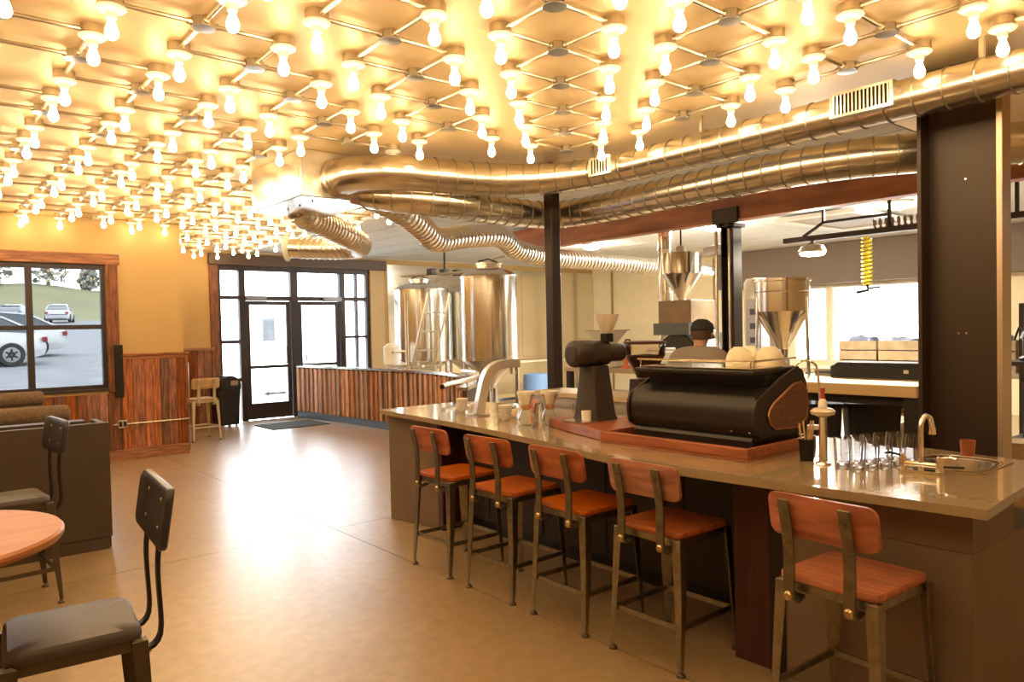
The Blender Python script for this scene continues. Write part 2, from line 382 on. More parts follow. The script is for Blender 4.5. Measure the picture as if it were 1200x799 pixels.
# casing around the doors
part('header_beam', mat('header_dark',(.10,.062,.042),.45), dr, (4.20,7.69,DY-.10,DY-.002,2.79,2.98), bevel=.008)
part('side_casing', barn, dr, (4.215,4.36,DY-.035,DY-.001,0,2.79))
part('side_casing', mat('casing_pale',(.62,.45,.24),.6), dr, (7.35,7.66,DY-.03,DY-.001,0,2.79))

# back windows
for n_, (ya, yb) in enumerate((W1, W2)):
    wn2 = sempty('window_%d' % (n_+2), (BX, (ya+yb)/2, zb0)); wn2['label'] = ('narrow ' if n_ == 0 else 'wide ') + 'bright white framed window behind the roasting area'
    part('window_frame', white_m, wn2, (BX-.02,BX+.1,ya,ya+.05,zb0,zb1),(BX-.02,BX+.1,yb-.05,yb,zb0,zb1),(BX-.02,BX+.1,ya+.05,yb-.05,zb0,zb0+.05),(BX-.02,BX+.1,ya+.05,yb-.05,zb1-.05,zb1))
    part('pane', glass_win, wn2, (BX+.04,BX+.045,ya+.05,yb-.05,zb0+.05,zb1-.05), bevel=0)

# ------------------------------------------------------------------ exterior
asph = mat('asphalt', (.185,.192,.205), .9, var=.15, vscale=1.5)
def grid(name, xs_, ys_, zf, m_):
    q = MB(); nx, ny = len(xs_), len(ys_)
    q.add([(x_, y_, zf(x_, y_)) for y_ in ys_ for x_ in xs_], [(j*nx+i, j*nx+i+1, (j+1)*nx+i+1, (j+1)*nx+i) for j in range(ny-1) for i in range(nx-1)])
    return struct(q.build(name, m_))
YS = [10.56,13.5,16,20,25,30,40,50,60,75]
xb = lambda Y: 2.7+.25*max(0, Y-13.5)
def sgrid(name, ss, ys_, zf, m_):
    q = MB(); nx, ny = len(ss), len(ys_)
    q.add([(xb(y_)+s_, y_, zf(s_, y_)) for y_ in ys_ for s_ in ss], [(j_*nx+i_, j_*nx+i_+1, (j_+1)*nx+i_+1, (j_+1)*nx+i_) for j_ in range(ny-1) for i_ in range(nx-1)])
    return struct(q.build(name, m_))
lot = sgrid('ground_parking_lot', [-80,-40,-15,-5,-2,0], YS, lambda s,Y: -.27+.0453*Y, asph); lot['label'] = 'grey asphalt parking lot outside the window'
lot2 = sgrid('ground_forecourt', [0,1,2,3,4,6,10,30,60], [13.48,14.5]+YS[2:], lambda s,Y: (-.27+.0453*Y)*max(0,1-s/4)*min(1,(Y-13.4)/2)+(.05*max(0,Y-13.5)-.02)*min(1,s/4)-.001, mat('pale_concrete',(.72,.72,.70),.9,var=.05)); lot2['label'] = 'pale concrete forecourt outside the doors'
lot3 = struct(MB().bx(13.97,60,-40,13.4,-.1,-.03).build('ground_side_yard', MATS['pale_concrete'], smooth=False), 'pale concrete yard outside the back windows')
def hillz(X, Y):
    t = min(1, max(0, (Y-75)/28)); return -.27+.0453*75 + 4.6*(t*t*(3-2*t)) + .35*math.sin(X*.21)*t + .25*math.sin(X*.53+1)*t
hl = grid('ground_hill', [-60+3*k for k in range(30)], [75+2*k for k in range(22)], hillz, mat('dry_grass_hill',(.21,.19,.10),.95,c2=(.15,.16,.085),vscale=.25)); hl['label'] = 'grassy hillside beyond the parking lot'
# parking bay lines
for k, xx in enumerate((-2.6, .4, 3.4)):
    pl = MB(); pts = [(xx-.6+.0, 16.2), (xx+.0, 19.6)]
    pl.add([(pts[0][0],16.2,-.27+.0453*16.2+.006),(pts[0][0]+.14,16.2,-.27+.0453*16.2+.006),(pts[1][0]+.14,19.6,-.27+.0453*19.6+.006),(pts[1][0],19.6,-.27+.0453*19.6+.006)], [(0,1,2,3)])
    if xx < 2.6: struct(pl.build('ground_bay_line', mat('line_paint',(.24,.24,.245),.7), smooth=False), 'white painted parking bay line')

# ------------------------------------------------------------------ bulb lattice on the ceiling
def seen(p, mx=70, my=60):
    d = Vector(p) - Vector((0, 0, CAM_H)); z = d.dot(FW)
    if z < .5: return False
    x = 600+868.3*d.dot(RT)/z; y = 407.94-868.3*d.dot(UP)/z
    return -mx < x < 1200+mx and -my < y < 799
U0 = .387; OX, OY = 2.70, 2.82
def allowed(X, Y):
    if X > 4.30 and Y < 6.9: return False
    if X > 4.05 and 4.5 < Y < 6.9: return False
    if 2.38 < X < 4.8 and 5.30 < Y < 6.85: return False
    if X > 3.1 and 4.6 < Y < 6.9: return False
    if X > 4.75: return False
    if Y > WY-.12 and X < 3.02: return False
    return Y < DY-.15
sites = {}
for i in range(-10, 7):
    for j in range(-8, 28):
        X, Y = OX+U0*i, OY+U0*j
        if allowed(X, Y) and (seen((X, Y, CZ-.05)) or (X > -.9 and Y > -.1)): sites[(i, j)] = (X, Y)  # lattice continues unseen above the viewer, added to brighten the near floor
zc = CZ
lampL = 'bare glowing bulb in a white porcelain holder on the gold ceiling'
lamp = thing('ceiling_bulb', lampL, 'light bulb', (0,0,zc), 0, 'bare bulbs across the gold ceiling')
MB().lathe([(.056,0),(.056,-.040),(.050,-.044)], 12).build('back_box', mat('box_metal',(.55,.46,.32),.35,1.), lamp)
MB().lathe([(.046,-.0445),(.062,-.046),(.063,-.054),(.050,-.064),(.027,-.071),(.021,-.097),(.016,-.099)], 14).build('lamp_holder', porcelain, lamp)
MB().lathe([(.013,-.0995),(.014,-.108),(.020,-.126),(.0275,-.148),(.028,-.163),(.022,-.178),(.011,-.186),(.002,-.188)], 12).build('bulb', bulb_m, lamp)
jbL = 'small junction box crossed by metal conduits between the ceiling bulbs'
jb = thing('junction_box', jbL, 'junction box', (0,0,zc), 0, 'junction boxes between the ceiling bulbs')
bxm = mat('junction_metal',(.52,.46,.36),.35,1.)
MB().prism([(.052*math.cos(PI/8+k*PI/4), .052*math.sin(PI/8+k*PI/4)) for k in range(8)], -.042, 0).build('box', bxm, jb, smooth=False, bevel=.003, seg=1)
MB().lathe([(.056,-.0425),(.056,-.047),(.02,-.049)], 14).build('cover_plate', mat('cover_plate',(.50,.50,.50),.3,1.), jb)
cdu = MB().tube([(.050,0,-.024),(U0-.054,0,-.024)], .0105, 8).lathe([(.016,.05),(.016,.068)], 8, T=Matrix.Translation((0,0,-.024)) @ Matrix.Rotation(PI/2,4,'Y')).build('conduit', mat('conduit_metal',(.66,.58,.44),.28,1.), None)
conduit_mesh = cdu.data; bpy.data.objects.remove(cdu)
first = {'l': True, 'j': True}
for (i, j), (X, Y) in sites.items():
    if (i-j) % 3:
        if first['l']: lamp.matrix_basis = TR((X,Y,zc)); first['l'] = False
        else: dup(lamp, (X,Y,zc))
for (i, j), (X, Y) in sites.items():
    if (i-j) % 3 == 0:
        r = dup(jb, (X,Y,zc))
        for k, (a, b) in enumerate(((1,0),(0,1),(-1,0),(0,-1))):
            if (i+a, j+b) in sites or (not seen((X+a*U0, Y+b*U0, zc), 0, 0) and X+a*U0 < 4.3):
                o = bpy.data.objects.new('conduit', conduit_mesh); col.objects.link(o); o.parent = r; o.matrix_basis = Matrix.Rotation(k*PI/2, 4, 'Z')
for ch in list(jb.children): bpy.data.objects.remove(ch)
bpy.data.objects.remove(jb)

# ------------------------------------------------------------------ ducts
def duct(root, pts, r, rib, m_=galv, ribm=None, rr=.006, rad=None, n=20, step=.06, ribw=.012, name='duct_run', rib0=0.0, rib1=1.0):
    P = spline(pts, step)
    if rad:
        L = [0]
        for a, b in zip(P, P[1:]): L.append(L[-1]+(b-a).length)
        R = []
        for q in L:
            t = q/L[-1]
            for (t0, r0), (t1, r1) in zip(rad, rad[1:]):
                if t0 <= t <= t1: R.append(r0+(r1-r0)*(t-t0)/(t1-t0)); break
    else: R = [r]*len(P)
    MB().tube(P, R, n).build(name, m_, root, world=True, angle=60)
    ring = None; Q = resample(P, rib); cum = 0
    for k in range(1, len(Q)-1):
        if not (rib0 <= k/len(Q) <= rib1): continue
        t = (Q[k+1]-Q[k-1]).normalized()
        i = min(range(len(P)), key=lambda a: (P[a]-Q[k]).length); rk = R[i]
        if ring is None:
            pr = [(1-.02, -ribw/2), (1+rr/r, -ribw/4), (1+rr/r, ribw/4), (1-.02, ribw/2)]
            b = MB(); nn = 20; rings = [[(p*math.cos(2*PI*a/nn), p*math.sin(2*PI*a/nn), z) for a in range(nn)] for p, z in pr]
            b.loft(rings, cap=False); ring = b.build('seam_rib', ribm or m_, root)
            o = ring
        else: o = inst(ring, root)
        qd = t.to_track_quat('Z', 'X').to_matrix().to_4x4()
        loc = root.matrix_basis.inverted() @ Q[k]
        o.matrix_basis = Matrix.Translation(loc) @ qd @ Matrix.Diagonal((rk, rk, 1, 1))
    return P
ribm = mat('duct_seam', (.52,.46,.36), .35, 1.)
du = thing('spiral_duct', 'upper round spiral duct curving from the plenum past the black post to the right', 'duct', (4.4, 3, 2.8))
duct(du, [(2.86,5.66,2.82),(2.90,5.36,2.82),(3.10,5.12,2.81),(3.5,5.0,2.80),(3.85,4.90,2.80),(4.15,4.70,2.80),(4.35,4.36,2.80),(4.44,3.9,2.80),(4.44,3.2,2.80),(4.44,2.4,2.80),(4.42,1.6,2.80),(4.40,.6,2.80),(4.40,-.5,2.80)], .105, .155, ribm=ribm, rad=[(0,.145),(.22,.14),(.33,.115),(1,.105)], rib0=.11)
MB().lathe([(.17,0),(.17,.02),(.148,.03),(.148,.06)], 24, T=TR((2.86,5.615,2.82), rx=PI/2)).build('collar', galv, du, world=True)
# grilles on the duct
def grille(parent, yc, half, pitch, z=2.81, X=4.30, dark=True):
    g = MB().bx(X-.028,X-.02,yc-half,yc+half,z-.055,z+.055).build('grille', blackm, parent, smooth=False, world=True)
    fr = MB().bx(X-.045,X+.02,yc-half-.02,yc-half,z-.07,z+.07).bx(X-.045,X+.02,yc+half,yc+half+.02,z-.07,z+.07).bx(X-.045,X+.02,yc-half,yc+half,z+.055,z+.07).bx(X-.045,X+.02,yc-half,yc+half,z-.07,z-.055)
    fr.build('grille_frame', galv, parent, smooth=False, world=True)
    k = yc-half+pitch/2; s0 = None
    while k < yc+half:
        if s0 is None: s0 = MB().bx(-.012,.012,-pitch*.2,pitch*.2,-.055,.055).build('louvre', galv, parent, smooth=False); o = s0
        else: o = inst(s0, parent)
        o.matrix_basis = Matrix.Translation(parent.matrix_basis.inverted() @ Vector((X-.036,k,z))) @ Matrix.Rotation(.35,4,'Z'); k += pitch
grille(du, 1.98, .16, .022); grille(du, 4.02, .10, .030, X=4.31)
for yy in (1.42, 3.18, 4.24, .5):
    MB().bx(4.425,4.428,yy-.016,yy+.016,2.90,CZ).bx(4.418,4.421,yy-.01,yy+.01,2.92,CZ).build('hanger_strap', galv, du, smooth=False, world=True)
dl = thing('spiral_duct', 'lower round spiral duct running behind the upper one and the wide steel column', 'duct', (4.7, 3, 2.6))
duct(dl, [(3.05,5.66,2.74),(3.12,5.42,2.68),(3.35,5.18,2.63),(3.8,5.12,2.61),(4.3,5.18,2.61),(4.76,5.10,2.61),(4.88,4.60,2.61),(4.80,3.8,2.61),(4.76,2.8,2.61),(4.84,2.3,2.61),(5.02,1.95,2.61),(5.22,1.55,2.61),(5.4,1.2,2.60),(5.5,.4,2.6)], .125, .135, ribm=ribm)
# plenum box
pn = thing('duct_plenum', 'large bright sheet metal plenum box on the ceiling feeding the ducts', 'duct box', (2.86, 6.1, 2.65))
MB().bx(2.52,3.18,5.62,6.66,2.65,CZ-.002).build('box', galv, pn, smooth=False, bevel=.006, world=True)
MB().bx(2.505,3.195,5.605,6.675,2.655,2.68).build('lower_flange', galv, pn, smooth=False, world=True)
for s_ in (5.9,6.15,6.4): MB().lathe([(.008,0),(.008,.012)],8,(2.70,s_-.1,2.638)).build('screw', dsteel, pn, world=True)
# flexible branch ducts
flexm = mat('flex_foil', (.80,.77,.70), .25, 1., bump=.2, bscale=30)
f3 = thing('flexible_duct', 'ribbed foil duct dropping from the plenum and running above the brewing tanks', 'duct', (5.5, 7.8, 2.7))
duct(f3, [(3.18,6.05,2.80),(3.45,6.12,2.80),(3.82, 6.23, 2.71), (4.17, 6.45, 2.62), (4.53, 6.68, 2.53), (5.06, 6.89, 2.62), (5.74, 7.11, 2.69), (6.22, 7.35, 2.58), (6.92, 7.55, 2.53), (7.88, 7.67, 2.53), (9.52, 7.73, 2.5), (11.0, 7.8, 2.49)], .120, .075, m_=flexm, rr=.013, ribw=.04)
f4 = thing('flexible_duct', 'short foil duct bending back above the entrance doors', 'duct', (4.4, 9, 2.75))
duct(f4, [(2.95,6.66,2.74),(3.0, 6.65, 2.67), (3.47, 7.04, 2.63), (3.94, 7.42, 2.57), (4.22, 7.84, 2.56), (4.15, 8.16, 2.56), (3.94, 8.46, 2.58), (3.72, 8.65, 2.59)], .12, .075, m_=flexm, rr=.013, ribw=.04)
MB().lathe([(.12,0),(.16,.03),(.16,.05)],18,T=TR((3.72,8.65,2.59), rz=math.atan2(0.19,-0.22), ry=PI/2)).build('outlet_ring', white_m, f4, world=True)

# ------------------------------------------------------------------ timber beam and posts
bm_ = tag(MB().bx(7.08,7.26,-1.9,8.5,2.69,3.0).build('timber_beam', mat('beam_wood',(.52,.19,.08),.45,c2=(.26,.085,.045),vscale=2.5,stretch=(6,.7,4),bump=.15,bscale=12), smooth=False, bevel=.01), 'long red-brown timber beam below the ceiling behind the ducts', 'beam')
for k in range(13): MB().add([(7.071,2.46+.338*k,3.0),(7.071,2.56+.338*k,3.0),(7.071,2.51+.338*k,2.965),(7.079,2.46+.338*k,3.0),(7.079,2.56+.338*k,3.0),(7.079,2.51+.338*k,2.965)],[(0,1,2),(5,4,3),(0,3,4,1),(1,4,5,2),(2,5,3,0)]).build('notch', blackm, bm_, smooth=False)
c2_ = thing('steel_column', 'slender steel column with conduits carrying the timber beam', 'column', (7.17, 4.78, 0))
MB().bx(7.09,7.25,4.70,4.715,0,2.62).bx(7.09,7.25,4.845,4.86,0,2.62).bx(7.16,7.18,4.715,4.845,0,2.62).build('h_section', mat('column_dark',(.06,.045,.04),.35,.6), c2_, smooth=False, world=True)
MB().bx(7.045,7.08,4.62,4.94,2.66,2.83).bx(7.05,7.27,4.66,4.90,2.62,2.66).build('beam_bracket', dsteel, c2_, smooth=False, bevel=.005, world=True)
for yy, rr_ in ((4.90,.018),(4.735,.014)): MB().tube([(7.06,yy,0),(7.06,yy,2.6)], rr_, 8).build('conduit', galv, c2_, world=True)
for yy in (4.72,4.84): MB().lathe([(.02,0),(.02,.02)],8,T=TR((7.04,yy,2.645),ry=-PI/2)).build('bolt', dsteel, c2_, world=True)
c3 = thing('steel_post', 'dark square steel post rising behind the bar to the ducts', 'column', (4.58, 4.91, 0))
MB().bx(4.53,4.635,4.86,4.965,0,CZ).build('shaft', mat('post_dark',(.05,.036,.028),.35,.5), c3, smooth=False, bevel=.01, world=True)
MB().bx(4.49,4.675,4.82,5.005,0,.02).build('base_plate', dsteel, c3, smooth=False, world=True)
cb = thing('steel_column', 'wide dark brown wide-flange steel column standing behind the bar sink', 'column', (4.55, 1.55, 0))
cbm = mat('column_brown',(.060,.040,.028),.38,.4)
MB().bx(4.66,4.86,1.815,1.84,0,CZ).build('flange', cbm, cb, smooth=False, bevel=.004, world=True)
MB().bx(4.66,4.80,1.40,1.43,0,CZ).build('flange', mat('column_edge_lit',(.62,.48,.34),.32,.7), cb, smooth=False, bevel=.004, world=True)  # paler than the other flange: bright light on the edge, put into its colour
MB().bx(4.78,4.80,1.43,1.815,0,CZ).build('web', cbm, cb, smooth=False, world=True)
for yy, zz_ in ((1.62,2.36),(1.62,1.47),(1.66,1.47)): MB().lathe([(.006,0),(.006,.004)],8,T=TR((4.778,yy,zz_),ry=-PI/2)).build('bolt', galv, cb, world=True)

# ------------------------------------------------------------------ lights in the back ceiling
glow = mat('panel_glow',(1,.9,.75),.5,emit=(1,.90,.74),es=380.)
def disc_light(x, y, lab):
    t = thing('ceiling_light', lab, 'ceiling light', (x,y,CZ), 0, None)
    MB().lathe([(.17,0),(.17,-.03),(.15,-.04)],20).build('rim', white_m, t)
    MB().lathe([(.148,-.041),(.14,-.075),(.08,-.095),(.01,-.10)],20).build('dome', glow, t)
disc_light(9.53, 9.2, 'round glowing ceiling light left of the roaster chimney')
disc_light(9.35, 6.5, 'round glowing ceiling light beside the beam bracket')
disc_light(9.58, 4.0, 'round glowing ceiling light next to the wide brown column')
vp = thing('ceiling_vent', 'rectangular ceiling vent panel near the hanging track', 'vent', (10.3,5.0,CZ))
MB().bx(9.5,11.1,4.55,5.45,2.975,3.0).build('panel', mat('vent_tan',(.42,.35,.25),.6), vp, smooth=False, world=True)
MB().bx(9.4,11.2,4.45,4.55,2.95,3.0).bx(9.4,11.2,5.45,5.55,2.95,3.0).bx(9.4,9.5,4.55,5.45,2.95,3.0).bx(11.1,11.2,4.55,5.45,2.95,3.0).build('frame', white_m, vp, smooth=False, world=True)
# hanging track with coil and pendant
tk = thing('hanging_track', 'dark steel track hung from the ceiling carrying an air hose', 'track', (8.4,4,2.55))
MB().bx(8.37,8.43,1.6,4.85,2.52,2.58).build('rail', dsteel, tk, smooth=False, world=True)
for ya, yb in ((4.6,4.35),(3.6,3.6),(2.4,2.4)): MB().strip([(8.4,ya,2.58),(8.4,yb,2.72),(8.4,yb,CZ)], (.018,0,0), .03).build('hanger', dsteel, tk, smooth=False, world=True)
MB().strip([(8.4,4.35,2.72),(8.4,3.62,2.72)], (.018,0,0), .03).build('brace', dsteel, tk, smooth=False, world=True)
pdn = thing('pendant_lamp', 'small round glowing lamp hung under the left end of the dark track', 'pendant lamp', (8.42,4.5,2.40))
MB().lathe([(.02,.12),(.03,.10),(.13,.06),(.16,0),(.15,-.02)],18).build('shade', mat('shade_grey',(.4,.34,.27),.4,.5), pdn)
MB().lathe([(.145,-.021),(.12,-.05),(.01,-.06)],18).build('lens', glow, pdn)
co = thing('coiled_hose', 'bright yellow coiled air hose hanging from the track', 'hose', (8.4,3.85,2.45))
MB().tube([(8.4+.05*math.cos(a*.6), 3.85+.05*math.sin(a*.6), 2.50-.0042*a) for a in range(0,130)], .011, 6).build('coil', mat('hose_yellow',(.85,.72,.05),.4), co, world=True)
MB().tube([(8.4,3.85,1.96),(8.38,3.83,1.90),(8.36,3.95,1.88)], .018, 6).tube([(8.38,3.83,1.92),(8.38,3.70,1.93)], .012, 6).build('nozzle', dsteel, co, world=True)
MB().tube([(8.45+.055*math.cos(a*.6), 3.8-.0062*a, 2.63+.055*math.sin(a*.6)) for a in range(0,160)], .011, 6).build('spare_coil', mat('hose_brown',(.25,.17,.10),.5), co, world=True)

# ------------------------------------------------------------------ slatted curved partition
sp = sempty('partition', (5.8, 9.5, 0)); del sp['kind']
tag(sp, 'low curved partition of upright reclaimed wood slats with metal cap', 'partition')
PP = spline([(5.74,13.14,0),(5.84,12.2,0),(5.92,11.2,0),(5.96,10.3,0),(5.95,9.2,0),(5.80,8.2,0),(5.42,7.3,0),(4.90,6.62,0),(4.42,6.15,0)], .05)
Q = resample(PP, .074)
sl = [MB().bx(-.012,.012,-.034,.034,.12,.925).build('slat', slatw, sp, smooth=False, bevel=.002, seg=1), MB().bx(-.030,.010,-.018,.018,.12,.90).build('slat', slatw, sp, smooth=False, bevel=.002, seg=1)]
iv = sp.matrix_basis.inverted()
used = [0, 0]
for k in range(len(Q)-1):
    t = (Q[k+1]-Q[k]); rz = math.atan2(t.y, t.x) - PI/2   # slat width along path, front toward -X
    kd = 1 if k % 2 else 0
    o = sl[kd] if not used[kd] else inst(sl[kd], sp); used[kd] = 1
    off = random.uniform(-.010,.006) if not kd else random.uniform(-.012,.004)
    nrm = Vector((-t.y, t.x, 0)).normalized()
    if nrm.x > 0: nrm = -nrm
    sgn = -1 if (Matrix.Rotation(rz,3,'Z') @ Vector((-1,0,0))).dot(nrm) < 0 else 1
    o.matrix_basis = iv @ TR(tuple(Q[k] + nrm*(-off)), rz if sgn > 0 else rz+PI)
def ribbon(path, off0, off1, z0, z1):
    q = MB(); rings = []
    for i, p in enumerate(path):
        t = (path[min(i+1,len(path)-1)]-path[max(i-1,0)]).normalized(); n = Vector((-t.y,t.x,0))
        if n.x > 0: n = -n
        a = p+n*off0; b = p+n*off1
        rings.append([(a.x,a.y,z0),(b.x,b.y,z0),(b.x,b.y,z1),(a.x,a.y,z1)])
    return q.loft(rings)
ribbon(PP, .035, -.05, 0, .115).build('kick_plate', mat('kick_blue',(.07,.09,.12),.4,.3), sp, smooth=False, world=True)
ribbon(PP, -.014, -.06, .116, .93).build('backing_board', mat('backing_wood',(.10,.045,.022),.7), sp, smooth=False, world=True)
ribbon(PP, .045, -.075, .932, .965).build('cap', steelB, sp, smooth=False, world=True)
hr = tag(MB().tube(spline([(5.62,7.75,1.02),(5.40,7.2,1.03),(4.95,6.60,1.03),(4.5,6.18,1.03),(4.10,5.90,1.03),(3.93,5.77,1.02)], .06), .030, 12).build('handrail', steel), 'curved metal handrail ending in an open tube above the partition', 'handrail')
MB().lathe([(.022,0),(.022,.003)],12,T=TR((3.9305,5.770,1.02),rz=math.atan2(-.13,-.17),ry=PI/2)).build('bore_shade_disc', blackm, hr)  # dark disc stands in for the shade inside the open tube end
for q in ((5.41,7.22),(4.55,6.22)):
    MB().tube([(q[0],q[1],.965),(q[0],q[1],1.01)], .012, 8).build('bracket', steel, hr)

# ------------------------------------------------------------------ bar
topm = mat('bar_top_stone', (.34,.255,.145), .16, .0, var=.03, vscale=30, coat=.5)
front = [(3.05,5.40),(3.02,5.0),(2.985,4.5),(2.93,3.9),(2.865,3.45),(2.79,3.0),(2.715,2.65),(2.675,2.35),(2.69,2.05),(2.73,1.55),(2.79,.885)]
fr = [(p.x,p.y) for p in spline([(a,b,0) for a,b in front], .12)]
poly = fr + [(3.86,.96),(3.95,1.5),(4.02,3.0),(4.08,4.9),(3.92,5.43)]
bt = thing('bar_countertop', 'long curved tan stone bar top with polished surface', 'countertop', (3.4,3.2,.875))
# top with an opening for the sink: build as bmesh polygon with hole via two pieces
SX0,SX1,SY0,SY1 = 3.40,3.78,1.12,1.42
def clip(poly, ax, val, keep_less):
    out = []; n = len(poly)
    for i in range(n):
        a, b = poly[i], poly[(i+1)%n]; ia = (a[ax] <= val) == keep_less or a[ax] == val; ib = (b[ax] <= val) == keep_less or b[ax] == val
        if ia: out.append(a)
        if ia != ib:
            t = (val-a[ax])/(b[ax]-a[ax]); out.append((a[0]+t*(b[0]-a[0]), a[1]+t*(b[1]-a[1])))
    return out
A = clip(poly,1,SY1,False); B_ = clip(poly,1,SY0,True); Cm = clip(clip(poly,1,SY1,True),1,SY0,False)
q = MB()
for pg in (A, B_, clip(Cm,0,SX0,True), clip(Cm,0,SX1,False)): q.prism(pg, .875, .91)
q.build('slab', topm, bt, smooth=False, world=True)
panelm = mat('bar_panel_brown', (.205,.145,.10), .5, .1, var=.06, vscale=3)
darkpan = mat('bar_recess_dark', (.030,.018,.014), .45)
finm = mat('bar_fin_wood', (.075,.020,.014), .4, c2=(.04,.012,.010), vscale=4, stretch=(8,8,.8))
u1 = thing('bar_end_cabinet', 'brown panelled end cabinet carrying the far end of the bar', 'cabinet', (3.4,5.1,0))
MB().prism([(3.115,5.37),(3.215,4.81),(3.86,4.81),(3.86,5.37)],.0,.872).build('body', panelm, u1, smooth=False, bevel=.006, world=True)
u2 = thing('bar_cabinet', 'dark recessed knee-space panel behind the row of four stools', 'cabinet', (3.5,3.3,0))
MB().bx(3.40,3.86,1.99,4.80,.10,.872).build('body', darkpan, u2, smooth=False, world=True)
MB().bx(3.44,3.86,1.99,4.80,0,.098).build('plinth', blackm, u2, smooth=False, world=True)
MB().bx(3.21,3.39,4.74,4.80,0,.872).build('fin', finm, u2, smooth=False, bevel=.004, world=True)
MB().bx(2.965,3.39,1.80,1.985,0,.872).build('fin', finm, u2, smooth=False, bevel=.004, world=True)
for yy in (2.6,3.2,3.8,4.4): MB().bx(3.394,3.398,yy-.004,yy+.004,.12,.85).build('panel_seam', blackm, u2, smooth=False, world=True)
u3 = thing('bar_end_cabinet', 'brown panelled near cabinet under the sink end of the bar', 'cabinet', (3.4,1.35,0))
MB().bx(2.955,3.84,.985,1.775,.0,.70).build('body', panelm, u3, smooth=False, bevel=.006, world=True)
MB().bx(2.955,3.395,.985,1.775,.702,.872).build('top_rail', panelm, u3, smooth=False, world=True)
MB().bx(2.945,2.954,1.72,1.79,0,.872).build('edge_strip', blackm, u3, smooth=False, world=True)

